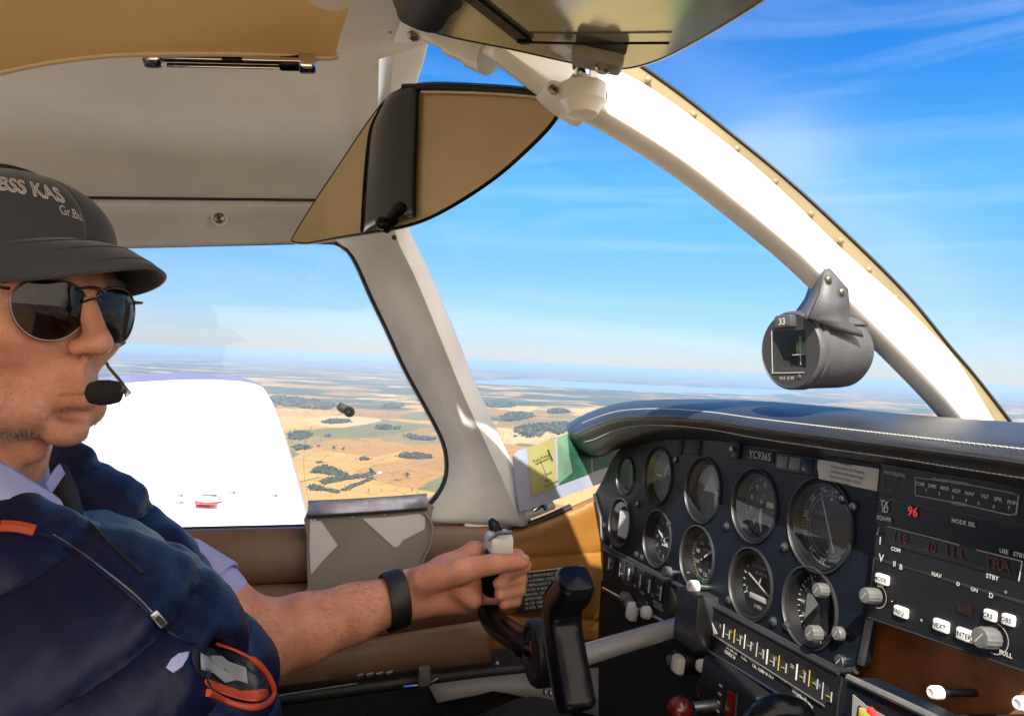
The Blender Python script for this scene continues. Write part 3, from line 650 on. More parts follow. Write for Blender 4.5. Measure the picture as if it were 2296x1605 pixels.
# ------------------------------------------------------------------ land far below
def ground_mat():
    m = bpy.data.materials.new('farmland'); m.use_nodes = True; M['farmland'] = m
    n = m.node_tree.nodes; k = m.node_tree.links; b = n["Principled BSDF"]; b.inputs['Roughness'].default_value = .95; b.inputs['Specular IOR Level'].default_value = .1
    t = n.new("ShaderNodeTexCoord")
    def mapn(scale, rot, src=None):
        q = n.new("ShaderNodeMapping"); q.inputs['Scale'].default_value = scale; q.inputs['Rotation'].default_value = (0, 0, rot); k.new(src or t.outputs['Object'], q.inputs[0]); return q.outputs[0]
    def noise(vec, sc, det=4, rough=.55, dist=0):
        q = n.new("ShaderNodeTexNoise"); q.inputs['Scale'].default_value = sc; q.inputs['Detail'].default_value = det; q.inputs['Roughness'].default_value = rough; q.inputs['Distortion'].default_value = dist; k.new(vec, q.inputs['Vector']); return q
    # warp
    w1 = noise(mapn((1, 1, 1), 0), 1/1500, 3); sub = n.new("ShaderNodeVectorMath"); sub.operation = 'SUBTRACT'; sub.inputs[1].default_value = (.5, .5, .5); k.new(w1.outputs['Color'], sub.inputs[0])
    sc_ = n.new("ShaderNodeVectorMath"); sc_.operation = 'SCALE'; sc_.inputs['Scale'].default_value = 420; k.new(sub.outputs[0], sc_.inputs[0])
    ad = n.new("ShaderNodeVectorMath"); k.new(t.outputs['Object'], ad.inputs[0]); k.new(sc_.outputs[0], ad.inputs[1])
    v = n.new("ShaderNodeTexVoronoi"); v.distance = 'CHEBYCHEV'; v.inputs['Scale'].default_value = 1; v.inputs['Randomness'].default_value = .85
    k.new(mapn((1/400, 1/660, 1/500), .35, ad.outputs[0]), v.inputs['Vector'])
    sx = n.new("ShaderNodeSeparateColor"); k.new(v.outputs['Color'], sx.inputs[0])
    r = n.new("ShaderNodeValToRGB"); r.color_ramp.interpolation = 'CONSTANT'; e = r.color_ramp.elements
    cols = [(0, (.32, .195, .058)), (.12, (.245, .140, .044)), (.24, (.36, .245, .088)), (.36, (.275, .155, .046)), (.47, (.20, .145, .056)), (.55, (.33, .21, .068)), (.71, (.125, .120, .045)), (.745, (.23, .125, .043)), (.81, (.365, .27, .125)), (.92, (.18, .135, .055))]
    e[0].position = 0; e[0].color = (*cols[0][1], 1); e[1].position = cols[1][0]; e[1].color = (*cols[1][1], 1)
    for p_, c_ in cols[2:]: q = e.new(p_); q.color = (*c_, 1)
    k.new(sx.outputs[0], r.inputs[0])
    # mottling, tramlines
    n2 = noise(mapn((1, 3, 1), .35, t.outputs['Object']), 1/60, 8, .7); mr = n.new("ShaderNodeMapRange"); mr.inputs[3].default_value = .84; mr.inputs[4].default_value = 1.12; k.new(n2.outputs[0], mr.inputs[0])
    mm = n.new("ShaderNodeMixRGB"); mm.blend_type = 'MULTIPLY'; mm.inputs[0].default_value = 1; k.new(r.outputs[0], mm.inputs[1]); k.new(mr.outputs[0], mm.inputs[2])
    # field edges
    ve = n.new("ShaderNodeTexVoronoi"); ve.feature = 'DISTANCE_TO_EDGE'; ve.inputs['Randomness'].default_value = .85; k.new(mapn((1/400, 1/660, 1/500), .35, ad.outputs[0]), ve.inputs['Vector'])
    er = n.new("ShaderNodeMapRange"); er.inputs[1].default_value = .010; er.inputs[2].default_value = .024; er.inputs[3].default_value = .85; er.inputs[4].default_value = 0; k.new(ve.outputs['Distance'], er.inputs[0])
    hn_ = noise(mapn((1, 1, 1), 0), 1/160, 3); hm_ = n.new("ShaderNodeMapRange"); hm_.inputs[1].default_value = .45; hm_.inputs[2].default_value = .50; k.new(hn_.outputs[0], hm_.inputs[0])
    em = n.new("ShaderNodeMath"); em.operation = 'MULTIPLY'; k.new(er.outputs[0], em.inputs[0]); k.new(hm_.outputs[0], em.inputs[1])
    eg = n.new("ShaderNodeMixRGB"); eg.inputs[2].default_value = (.05, .06, .022, 1); k.new(em.outputs[0], eg.inputs[0]); k.new(mm.outputs[0], eg.inputs[1])
    # woods by region, growing with distance from the aircraft
    ln = n.new("ShaderNodeVectorMath"); ln.operation = 'LENGTH'; k.new(t.outputs['Object'], ln.inputs[0])
    th = n.new("ShaderNodeMapRange"); th.inputs[1].default_value = 3200; th.inputs[2].default_value = 9000; th.inputs[3].default_value = .645; th.inputs[4].default_value = .466; k.new(ln.outputs['Value'], th.inputs[0])
    wn = noise(mapn((.8, 1.3, 1), .2), 1/1300, 9, .60, .4); sb = n.new("ShaderNodeMath"); sb.operation = 'SUBTRACT'; k.new(wn.outputs[0], sb.inputs[0]); k.new(th.outputs[0], sb.inputs[1])
    sm = n.new("ShaderNodeMapRange"); sm.inputs[1].default_value = 0; sm.inputs[2].default_value = .012; k.new(sb.outputs[0], sm.inputs[0])
    wc = noise(mapn((1, 1, 1), 0), 1/25, 6, .7); wr = n.new("ShaderNodeValToRGB"); wr.color_ramp.elements[0].color = (.022, .035, .020, 1); wr.color_ramp.elements[1].color = (.085, .105, .06, 1); k.new(wc.outputs[0], wr.inputs[0])
    fm = n.new("ShaderNodeMixRGB"); k.new(sm.outputs[0], fm.inputs[0]); k.new(eg.outputs[0], fm.inputs[1]); k.new(wr.outputs[0], fm.inputs[2])
    k.new(fm.outputs[0], b.inputs['Base Color'])
ground_mat()
mb = MB(); a_ = [-130000, -30000, -8000, -2000, 0, 2000, 8000, 30000, 130000]
bb = [-30000, -3000, 0, 2000, 8000, 30000, 80000, 160000]
mb.grid([[Vector((x, y, GZ)) for x in a_] for y in bb], 'farmland')
gnd = mb.build('ground', smooth=0, loc=(0, 0, GZ)); tag(gnd, kind='structure')
mat('lake_water', (.10, .16, .24), .12, spec=.6)
mb = MB()
def gp(pts, z=.4): return [G(u, v, GZ+z) for u, v in pts]
for pts in ([(1040, 862), (1180, 858), (1350, 866), (1560, 876), (1760, 882), (1800, 890), (1700, 892), (1500, 888), (1330, 880), (1180, 872), (1060, 868)],):
    q = [G(u, v-8, GZ+1.5) for u, v in pts]; fr_ = Fr(Vector((0, 0, GZ+1.5)), Vector((1, 0, 0)), Vector((0, 1, 0))); mb.poly(fr_, [fr_.p(0, 0) and ((p-fr_.o).x, (p-fr_.o).y) for p in q], 'lake_water')
tag(mb.build('water', smooth=0), kind='structure')
# tracks between the fields
mat('track_earth', (.20, .17, .11), .9); 
def track(pts, w):
    p = cr([G(u, v, GZ+.3) for u, v in pts], 6); m_ = MB(); rows = []
    for i, q in enumerate(p):
        t = (p[min(i+1, len(p)-1)]-p[max(i-1, 0)]); t.z = 0; t.normalize(); n_ = Vector((-t.y, t.x, 0)); rows.append([q-n_*w, q+n_*w])
    m_.grid(rows, 'track_earth'); return m_.build('road', smooth=0)
def z2(x, y): return ((600+x/2.551)*.9567, (750+y/2.551)*.9567)
for pts, w in (([(285, 765), (450, 785), (640, 800), (850, 815)], 3), ([(700, 930), (740, 915), (900, 875), (1060, 832)], 6), ([(310, 790), (500, 870), (690, 800)], 1.2), ([(280, 760), (380, 700), (600, 690), (1080, 715)], 2), ([(735, 935), (900, 955), (1120, 965)], 2.2)):
    tag(track([z2(*q) for q in pts], w), kind='structure')
# woods and copses
mat('leaf_dark', (.012, .016, .005), .8, var=.45, vscale=.05); mat('leaf_mid', (.045, .052, .017), .8, var=.4, vscale=.05); mat('bark', (.07, .05, .035), .9)
_ico = None
def clump(m_, c, r, mt, seed):
    rnd = random.Random(seed); bm = bmesh.new(); bmesh.ops.create_icosphere(bm, subdivisions=1 if r < 14 else 2, radius=1)
    vs = []
    for v in bm.verts:
        d = v.co.normalized(); k_ = 1+rnd.uniform(-.28, .28); vs.append(Vector((c.x+d.x*r*k_, c.y+d.y*r*k_, c.z+(d.z*.85*r*k_))))
    m_.add(vs, [[v.index for v in f.verts] for f in bm.faces], mt); bm.free()
def inside(p, poly):
    x, y = p; c = False; j = len(poly)-1
    for i in range(len(poly)):
        if (poly[i][1] > y) != (poly[j][1] > y) and x < (poly[j][0]-poly[i][0])*(y-poly[i][1])/(poly[j][1]-poly[i][1])+poly[i][0]: c = not c
        j = i
    return c
def copse(poly, r=(7, 13), dens=1.0, seed=1):
    q = [G(u, v) for u, v in poly]; pl_ = [(p.x, p.y) for p in q]; xs = [p[0] for p in pl_]; ys = [p[1] for p in pl_]
    ar = abs(sum(pl_[i][0]*pl_[i-1][1]-pl_[i-1][0]*pl_[i][1] for i in range(len(pl_))))/2
    rnd = random.Random(seed); m_ = MB(); r = (r[0]*.62, r[1]*.62); k = int(min(900, dens*ar/((r[0]+r[1])**2*.30))); i = 0; tries = 0
    while i < k and tries < 20000:
        tries += 1; x, y = rnd.uniform(min(xs), max(xs)), rnd.uniform(min(ys), max(ys))
        if not inside((x, y), pl_): continue
        rr_ = rnd.uniform(r[0]*.5, r[1])
        if rnd.random() < .35: x += rnd.gauss(0, r[1]*1.6); y += rnd.gauss(0, r[1]*2.2); rr_ *= .7
        clump(m_, Vector((x, y, GZ+rr_*rnd.uniform(.6, 1.0))), rr_, rnd.choice(['leaf_dark', 'leaf_mid']), rnd.random()); i += 1
    return tag(m_.build('woodland', smooth=0), kind='stuff')
C2 = [([(325, 915), (350, 890), (400, 868), (455, 880), (500, 905), (555, 925), (520, 935), (430, 925), (380, 915)], (5, 9)),
      ([(315, 1000), (340, 985), (420, 1008), (500, 1025), (490, 1036), (400, 1022), (325, 1018)], (4, 8)),
      ([(380, 960), (430, 945), (540, 935), (640, 925), (700, 905), (715, 920), (640, 945), (520, 960), (400, 985)], (4, 8)),
      ([(510, 1015), (560, 990), (640, 962), (705, 938), (700, 952), (620, 985), (530, 1024)], (3, 6)),
      ([(855, 815), (865, 798), (960, 797), (1050, 812), (1055, 824), (960, 832), (870, 824)], (6, 11)),
      ([(615, 835), (640, 820), (680, 830), (660, 840)], (5, 9)), ([(352, 853), (380, 847), (405, 850), (380, 857)], (4, 7)),
      ([(190, 690), (230, 668), (300, 665), (335, 690), (290, 712), (215, 715)], (8, 14)), ([(225, 755), (260, 745), (285, 770), (240, 782)], (6, 11)), ([(280, 752), (300, 748), (328, 768), (290, 776)], (5, 9)),
      ([(890, 695), (915, 685), (980, 700), (1075, 712), (1040, 722), (940, 715)], (9, 15)), ([(722, 648), (760, 628), (810, 640), (800, 655), (740, 656)], (10, 18)), ([(815, 645), (860, 640), (855, 655), (820, 654)], (8, 14)),
      ([(410, 690), (440, 686), (445, 698), (415, 700)], (6, 10)), ([(750, 520), (800, 505), (880, 512), (850, 528), (760, 530)], (16, 26)), ([(390, 612), (470, 598), (570, 604), (540, 616), (420, 620)], (12, 20)),
      ([(1470, 590), (1500, 565), (1580, 556), (1660, 568), (1640, 582), (1560, 600), (1480, 605)], (14, 24)),
      ([(1535, 650), (1600, 632), (1700, 622), (1860, 612), (1875, 660), (1800, 690), (1740, 660), (1690, 706), (1600, 700), (1545, 675)], (12, 22)),
      ([(1740, 548), (1780, 535), (1870, 545), (1860, 556), (1760, 560)], (16, 26)), ([(1380, 510), (1480, 498), (1560, 512), (1480, 526), (1400, 522)], (18, 28)),
      ([(100, 460), (200, 470), (330, 488), (470, 515), (440, 535), (300, 530), (170, 515), (110, 490)], (20, 34))]
for i, (poly, r_) in enumerate(C2): copse([z2(*q) for q in poly], r_, 1.0, i)
def tree(x, y, h, k):
    p = G(*z2(x, y)); t = empty('tree', p, ['lone round tree standing in the pale field near the farm track', 'leftmost of the three trees beside the field track', 'middle tree of the three beside the field track', 'right tree of the three beside the field track', 'bushy tree at the left end of the field track', 'tree at the bend where track and copse meet'][k], 'tree')
    m_ = MB(); rnd = random.Random(k); m_.tube([p, p+Vector((0, 0, h*.5))], [h*.05, h*.03], 'bark', n=6); m_.build('trunk', t)
    m_ = MB()
    for i in range(14): clump(m_, p+Vector((rnd.uniform(-.25, .25)*h, rnd.uniform(-.25, .25)*h, h*rnd.uniform(.38, .85))), h*rnd.uniform(.12, .2), rnd.choice(['leaf_dark', 'leaf_mid']), rnd.random())
    m_.build('crown', t, smooth=0)
for a in ((905, 945, 24, 0), (372, 762, 16, 1), (465, 778, 22, 2), (520, 782, 20, 3), (300, 772, 22, 4), (685, 915, 22, 5)): tree(*a)
mat('roof_tile', (.26, .12, .08), .8); mat('house_wall', (.6, .58, .52), .8)
p = G(*z2(738, 915)); fm = empty('farmhouse', p, 'tiny farmhouse with reddish roof where the track meets the copse', 'house')
q = Fr(p+Vector((0, 0, 3)), Vector((1, .4, 0)), Vector((0, 0, 1)))
mb = MB(); mb.box(q, 16, 6, 9, 'house_wall', c=-4.5); mb.build('wall', fm, smooth=0)
mb = MB(); mb.add([q.p(-9, 2.8, -5.5), q.p(9, 2.8, -5.5), q.p(9, 2.8, 5.5), q.p(-9, 2.8, 5.5), q.p(-9, 7, 0), q.p(9, 7, 0)], [(0, 1, 5, 4), (2, 3, 4, 5), (3, 0, 4), (1, 2, 5)], 'roof_tile'); mb.build('roof', fm, smooth=0)
# haze between here and the horizon
hm = bpy.data.materials.new('air_haze'); hm.use_nodes = True; M['air_haze'] = hm; hn = hm.node_tree; hn.nodes.remove(hn.nodes["Principled BSDF"])
pv = hn.nodes.new("ShaderNodeVolumePrincipled"); pv.inputs['Color'].default_value = (.38, .60, .93, 1); pv.inputs['Density'].default_value = 4.0e-5; pv.inputs['Anisotropy'].default_value = 0.0
hn.links.new(pv.outputs[0], hn.nodes["Material Output"].inputs['Volume'])
mb = MB(); b0 = (-129000, -29000, GZ-1); b1 = (129000, 159000, 20)
mb.add([Vector((x, y, z)) for z in (b0[2], b1[2]) for (x, y) in ((b0[0], b0[1]), (b1[0], b0[1]), (b1[0], b1[1]), (b0[0], b1[1]))], [(3, 2, 1, 0), (4, 5, 6, 7), (0, 1, 5, 4), (1, 2, 6, 5), (2, 3, 7, 6), (3, 0, 4, 7)], 'air_haze')
tag(mb.build('haze', smooth=0), kind='stuff')
# ------------------------------------------------------------------ instrument panel
TILT = .12
PF = Fr(FA*.511, -LA, (UA*1+FA*TILT).normalized())
if PF.z.dot(FA) > 0: PF = Fr(PF.o, -LA, -PF.y)
ip = empty('instrument_panel', PF.at(1700, 1400), 'black aircraft instrument panel with round gauges, switches, radios and a padded glareshield', 'instrument panel')
GA = [ # u, v, radius, kind
 (1403, 1066, .029, 'small'), (1475, 1067, .0405, 'vsi'), (1576, 1098, .0405, 'attitude'), (1691, 1133, .0405, 'altimeter'), (1838, 1176, .0455, 'compass'),
 (1390, 1172, .037, 'card'), (1474, 1207, .0385, 'clock'), (1563, 1249, .0385, 'speed'), (1683, 1309, .0385, 'turn'), (1815, 1362, .0385, 'selector')]
G2 = [(*PF.uv(u, v), r, k) for u, v, r, k in GA]
outer = [PF.uv(u, v) for u, v in [(1395, 1000), (1372, 1030), (1352, 1075), (1333, 1108), (1340, 1135), (1347, 1160), (1349, 1205), (1356, 1222)]+[(1500, 1298), (1700, 1404), (1860, 1489), (1895, 1503), (1918, 1500), (1930, 1480), (1945, 1380), (1958, 1280), (2360, 1450), (2400, 1180), (2400, 1050), (2000, 985), (1700, 945), (1500, 950), (1430, 972)]]
holes = [[(a+r*math.cos(t*math.pi/18), b+r*math.sin(t*math.pi/18)) for t in range(36)] for a, b, r, k in G2]
mb = MB(); mb.poly(PF, outer, 'panel_paint', holes, c=0, t=.012); mb.build('panel_face', ip)
mb = MB(); pts = [PF.at(u, v, .002) for u, v in [(1333, 1108), (1340, 1135), (1347, 1160), (1349, 1205), (1356, 1224), (1500, 1300), (1700, 1406), (1860, 1491), (1895, 1505), (1920, 1502)]]
mb.tube(pts, .0032, 'panel_grey', n=8); mb.build('panel_lip', ip)

def ticks(m_, f, r0, r1, n, mt, w=.0006, a0=0, a1=360, c=.0007, long=0, lw=None):
    for i in range(n):
        t = R(a0+(a1-a0)*i/(n if a1-a0 == 360 else n-1)); L_ = long and i % long == 0
        q = f.sub(0, 0, c, t); rr_ = r0-(r1-r0)*.6 if L_ else r0
        m_.quad(q, r1-rr_, (lw or w*1.6) if L_ else w, mt, a=(r1+rr_)/2)
def needle(f, par, ang, ln, w, mt='mark_white', back=.25, c=.003, tip=True):
    q = f.sub(0, 0, c, R(ang)); m_ = MB()
    vs = [q.p(-ln*back, -w*.7), q.p(ln*.75, -w), q.p(ln, 0), q.p(ln*.75, w), q.p(-ln*back, w*.7)]
    m_.add(vs+[v+q.z*.0008 for v in vs], [(0, 1, 2, 3, 4), (5, 6, 7, 8, 9)]+[(i, (i+1) % 5, 5+(i+1) % 5, 5+i) for i in range(5)], mt)
    m_.lathe(f, [(w*1.8, c), (w*1.8, c+.0014), (.0002, c+.0016)], 'black_plastic', n=14); return m_.build('needle', par)
def knob(f, par, a, b, r, ln, mt='knob_grey', c=0, shaft=0, name='knob', cap=None):
    m_ = MB()
    if shaft: m_.lathe(f, [(r*.45, c), (r*.45, c+shaft)], 'steel', a, b, 14)
    m_.lathe(f, [(r, c+shaft), (r, c+shaft+ln*.85), (r*.88, c+shaft+ln)], mt, a, b, 28, cap0=True, wob=-.06); m_.lathe(f, [(r*.88, c+shaft+ln), (.0002, c+shaft+ln+.0003)], cap or mt, a, b, 28)
    m_.quad(f.sub(a, b, c+shaft+ln+.0006, .9), r*1.2, r*.14, 'mark_grey', a=0)
    return m_.build(name, par)
DEP = -.014
for a, b, r, kind in G2:
    f = PF.sub(a, b); g = MB()
    g.lathe(f, [(r+.0015, -.001), (r+.0015, .0025), (r, .003), (r-.001, .001), (r-.0025, DEP)], 'panel_grey' if b < -.13 else 'black_plastic', n=48)
    g.lathe(f, [(r-.0012, -.001), (r-.0022, .0008), (r-.0048, -.001), (r-.0060, DEP+.002)], 'black_plastic', n=48)
    g.lathe(f, [(r, DEP), (.0002, DEP)], 'black_plastic', n=48)
    go = g.build('gauge', ip)
    d = f.sub(0, 0, DEP+.0015); R_ = r-.005
    m_ = MB(); m_.disc(d, R_, {'vsi': 'dial_grey', 'attitude': 'dial_grey'}.get(kind, 'dial_black'), n=40)
    if kind == 'small':
        ticks(m_, d, R_*.7, R_*.85, 9, 'mark_grey', a0=30, a1=330, long=4); m_.text(d, 'AMP', .006, 'mark_grey', 0, -R_*.4)
    if kind == 'vsi':
        ticks(m_, d, R_*.78, R_*.88, 30, 'mark_grey', long=5)
        for i, s_ in enumerate('048406040'): m_.text(d, s_, .006, 'mark_grey', R_*.60*math.cos(R(180-40*i)), R_*.60*math.sin(R(180-40*i)))
        m_.disc(d, R_*.97, 'mark_grey', c=.0006, r0=R_*.92)
    if kind == 'attitude':
        m_.disc(d, R_*.92, 'mark_grey', c=.0006, a0=15, a1=165, n=20)
        vs = [d.p(-R_*.5, -R_*.05, .0012), d.p(R_*.5, -R_*.05, .0012), d.p(0, R_*.62, .0012)]; m_.add(vs, [(0, 1, 2)], 'label_paper')
        ticks(m_, d, R_*.8, R_*.95, 7, 'mark_white', a0=30, a1=150, c=.0015)
        for t in (200, 230, 270, 310, 340): q = d.sub(0, -R_*.1, .001, R(t)); m_.quad(q, R_*.6, .0006, 'mark_grey', a=R_*.45)
    if kind == 'altimeter':
        ticks(m_, d, R_*.86, R_*.94, 50, 'mark_white', .0004, long=5)
        for i in range(10): t = R(90-36*i); m_.text(d, str(i), .0095, 'mark_white', R_*.68*math.cos(t), R_*.68*math.sin(t))
        m_.box(d, .013, .006, .001, 'label_paper', a=R_*.35, b=.003); m_.text(d, 'ALT', .004, 'mark_grey', 0, R_*.35)
    if kind == 'compass':
        m_.disc(d, R_*.98, 'mark_grey', c=.0006, r0=R_*.965); ticks(m_, d, R_*.80, R_*.86, 72, 'mark_white', .0005, long=6)
        m_.disc(d, R_*.74, 'mark_grey', c=.0006, r0=R_*.725)
        for i, s_ in enumerate(['N', '3', '6', 'E', '12', '15', 'S', '21', '24', 'W', '30', '33']): t = R(112-30*i); m_.text(d, s_, .0085, 'mark_white', R_*.90*math.cos(t)*1.0, R_*.90*math.sin(t), rot=t-math.pi/2)
        m_.disc(d, R_*.30, 'dial_grey', c=.0005, r0=R_*.285, a0=200, a1=320, n=16)
        for t in (90, 270): q = d.sub(0, 0, .001, R(t)); m_.add([q.p(R_*.60, -.002), q.p(R_*.60, .002), q.p(R_*.70, 0)], [(0, 1, 2)], 'mark_white')
        q = d.sub(0, 0, .003, R(-65)); m_.quad(q, R_*1.35, .0013, 'mark_white', a=0)
    if kind == 'card':
        q = d.sub(.000, -.002, .004); m_.quad(q, R_*1.36, R_*1.30, 'paper')
        for i in range(7): m_.text(q, 'SWING 360 DEV 2', .0034, 'mark_grey', 0, R_*.45-i*.0055, fit=.036)
        ticks(m_, d, R_*.85, R_*.95, 12, 'mark_grey')
    if kind == 'clock':
        ticks(m_, d, R_*.86, R_*.94, 60, 'mark_white', .0004, long=5)
        for i in range(12): t = R(60-30*i); m_.text(d, str(i+1), .0075, 'mark_white', R_*.70*math.cos(t), R_*.70*math.sin(t))
        m_.box(d, .018, .007, .001, 'label_paper', a=.002, b=-.006); m_.disc(d, .003, 'mark_white', a=-.010, b=.004, c=.001, n=14)
    if kind == 'speed':
        ticks(m_, d, R_*.84, R_*.94, 48, 'mark_white', .0005, long=4); m_.disc(d, R_*.80, 'mark_green', c=.0006, r0=R_*.76, a0=-120, a1=10, n=24); m_.disc(d, R_*.80, 'mark_yellow', c=.0006, r0=R_*.76, a0=-170, a1=-120, n=12)
        for i, s_ in enumerate(['40', '60', '80', '100', '120', '140', '160', '180', '200']): t = R(70-38*i); m_.text(d, s_, .007, 'mark_white', R_*.60*math.cos(t), R_*.60*math.sin(t))
        m_.text(d, 'KNOTS', .0045, 'mark_white', 0, R_*.3)
    if kind == 'turn':
        m_.text(d, 'TURN COORDINATOR', .0042, 'mark_grey', 0, R_*.55, fit=.036); ticks(m_, d, R_*.8, R_*.93, 5, 'mark_white', .0016, a0=150, a1=210)
        m_.text(d, '2 MIN', .0055, 'mark_white', 0, -R_*.72); m_.box(d, R_*1.0, .006, .0015, 'mark_grey', b=-R_*.45, bev=.001); m_.text(d, 'NO PITCH', .0045, 'mark_white', 0, R_*.35)
        for s_, t in (('L', 205), ('R', -25)): m_.text(d, s_, .009, 'mark_white', R_*.72*math.cos(R(t)), R_*.72*math.sin(R(t)))
    if kind == 'selector':
        ticks(m_, d, R_*.88, R_*.98, 36, 'mark_white', .0009, long=3)
        m_.add([d.p(-R_*.55, R_*.45, .001), d.p(-R_*.05, R_*.1, .001), d.p(-R_*.6, -R_*.5, .001)], [(0, 2, 1)], 'dial_grey'); m_.add([d.p(.0, -R_*.1, .001), d.p(R_*.3, -R_*.7, .001), d.p(-R_*.35, -R_*.6, .001)], [(0, 2, 1)], 'dial_grey')
        for i, s_ in enumerate(['N', '3', '6', 'E', '12', '15', 'S', '21', '24', 'W', '30', '33']): t = R(90-30*i); m_.text(d, s_, .006, 'mark_white', R_*.74*math.cos(t), R_*.74*math.sin(t))
        m_.box(d, .012, R_*1.5, .004, 'black_plastic', a=R_*.32, bev=.002)
    m_.build('dial', go)
    if kind == 'vsi': needle(d, go, 178, R_*.75, .0012); needle(d, go, 62, R_*.6, .0008)
    if kind == 'altimeter': needle(d, go, -88, R_*.62, .0016); needle(d, go, -83, R_*.8, .0009)
    if kind == 'clock': needle(d, go, 150, R_*.6, .0012); needle(d, go, 20, R_*.75, .0008)
    if kind == 'speed': needle(d, go, 35, R_*.75, .0013)
    if kind == 'turn': 
        m_ = MB(); q = d.sub(0, 0, .002, R(158)); m_.quad(q, R_*1.3, .0022, 'mark_white'); m_.quad(q, .0022, R_*.3, 'mark_white', b=-.004); m_.build('needle', go)
    if kind != 'selector':
        m_ = MB(); m_.lathe(f, [(r-.0045, -.0005), (.0002, -.0004)], 'gauge_glass', n=40); m_.build('glass', go, smooth=0)
def at_uv(u, v): return PF.uv(u, v)
for u, v, r, ln, mt, sh in ((1524, 1283, .0066, .010, 'knob_grey', .014), (1586, 1316, .0074, .011, 'knob_white', .014), (1862, 1324, .0068, .010, 'knob_grey', .006), (1848, 1420, .0074, .011, 'knob_grey', .006), (1892, 1420, .0062, .006, 'knob_grey', .003), (1888, 1482, .006, .004, 'steel', 0)):
    a, b = at_uv(u, v); knob(PF, ip, a, b, r, ln, mt, 0, sh)
for u, v in ((1431, 1130), (1516, 1030), (1630, 1180), (1760, 1226), (1355, 1178), (1372, 1226), (1428, 1243), (1440, 1250), (1636, 1345), (1735, 1393), (1766, 1403), (1500, 1175), (1915, 1135), (1890, 1118), (1660, 1385)):
    a, b = at_uv(u, v); m_ = MB(); m_.lathe(PF, [(.0052, 0), (.0052, .002), (.0040, .003)], 'panel_grey', a, b, 18); m_.screw(PF, .0038, 'steel', 'slot_dark', a, b, .0012); m_.build('screw', ip)
# annunciator window, tail number, loose label
f = PF.sub(*at_uv(1790, 1040)); m_ = MB(); m_.box(f, .066, .020, .004, 'black_plastic', bev=.002); 
for i in range(3): m_.box(f, .017, .013, .001, 'knob_grey' if i < 2 else 'black_gloss', a=-.020+i*.020, c=.004, bev=.0004)
m_.build('annunciator', ip)
m_ = MB(); f = PF.sub(*at_uv(1706, 1021)); m_.box(f, .050, .012, .0012, 'panel_paint', bev=.0004); m_.text(f, 'YC936S', .0125, 'mark_white', c=.0016); m_.build('registration_plate', ip)
f = PF.sub(*at_uv(1655, 1008)); m_ = MB(); m_.box(f, .012, .022, .005, 'black_plastic', bev=.002); m_.lathe(f, [(.003, .005), (.003, .010), (.0002, .011)], 'steel', n=12); m_.build('switch', ip)
for u in (1525, 1560): m_ = MB(); m_.box(PF.sub(*at_uv(u, 1000)), .014 if u == 1525 else .026, .024, .003, 'slot_dark', bev=.002); m_.build('cover', ip)
cs = [(1830, 1029), (1971, 1051), (1966, 1101), (1836, 1073)]
m_ = MB(); q = PF; m_.poly(q, [q.uv(u, v, .003) for u, v in cs], 'label_paper', c=.003, t=.0008)
fl_ = q.sub(*q.uv(1900, 1064, .003), .0035, R(-2))
for i, s_ in enumerate(['WARNING', 'AVOID EXTENDED USE OF FLAPS IN', 'CLIMB INDICATED ON PLACARD', 'MAXIMUM SPEED 103 KT', 'OBSERVE LIMITS']): m_.text(fl_, s_, .0038, 'slot_dark', -.022 if i else -.012, .0095-i*.0048, al='l', fit=.044)
m_.build('paper_label', ip)

# ---- lower sub panels
def strip(cu, cv, du, dv, name, c=.004, ht=None): pass
def quadplate(m_, fr_, uvs, mt, c, t, rnd=True):
    pts = [fr_.uv(u, v, c) for u, v in uvs]; m_.poly(fr_, pts, mt, c=c, t=t)
m_ = MB(); quadplate(m_, PF, [(1352, 1232), (1500, 1306), (1500, 1400), (1352, 1316)], 'black_plastic', .006, .02)
sp1 = m_.build('switch_panel', ip)
m_ = MB(); m_.tube([PF.at(u, v, .008) for u, v in [(1352, 1318), (1425, 1358), (1500, 1400)]], .0022, 'steel', n=6); m_.tube([PF.at(u, v, .006) for u, v in [(1350, 1231), (1500, 1305)]], .0022, 'panel_grey', n=6); m_.build('edge_strip', sp1)
m_ = MB(); sf = PF.sub(*PF.uv(1372, 1262, .0066), .0066)
ex = (PF.at(1480, 1322, .0066)-PF.at(1372, 1262, .0066)); 
for i, (u, v) in enumerate([(1372, 1262), (1395, 1275), (1413, 1285), (1437, 1297), (1455, 1308), (1478, 1322)]):
    a, b = PF.uv(u, v, .0066); q = PF.sub(a, b, .0066)
    m_.box(q, .020, .030, .002, 'slot_dark', bev=.001); m_.box(q, .0018 if i % 2 else .0026, .018, .001, 'mark_white', a=-.006+.003*i % 2, b=-.002, c=.002)
    m_.text(q, ['AMP', '20', '40', 'OIL', '60', '100'][i], .006, 'mark_grey', .002, .004, c=.0026); m_.box(q, .008, .0012, .0006, 'mark_grey', a=.003, b=-.006, c=.002)
m_.build('strip_gauges', sp1)
m_ = MB()
for u, v, s_, mt in ((1396, 1300, 'FUEL', 'mark_red'), (1408, 1308, 'SELECT', 'mark_red'), (1430, 1316, 'MASTER ALT', 'mark_white'), (1440, 1328, 'PUMP', 'mark_white'), (1468, 1336, 'PITOT HEAT', 'mark_white'), (1474, 1352, 'ANTI COLL', 'mark_white'), (1476, 1362, 'LIGHTS NAV', 'mark_white')):
    a, b = PF.uv(u, v, .007); m_.text(PF, s_, .0058, mt, a, b, c=.0068, bold=True, fit=.026)
m_.build('lettering', sp1)
m_ = MB(); quadplate(m_, PF, [(1585, 1356), (1880, 1515), (1905, 1535), (1888, 1660), (1880, 1672), (1578, 1452)], 'black_plastic', .006, .02)
sp2 = m_.build('engine_gauge_panel', ip)
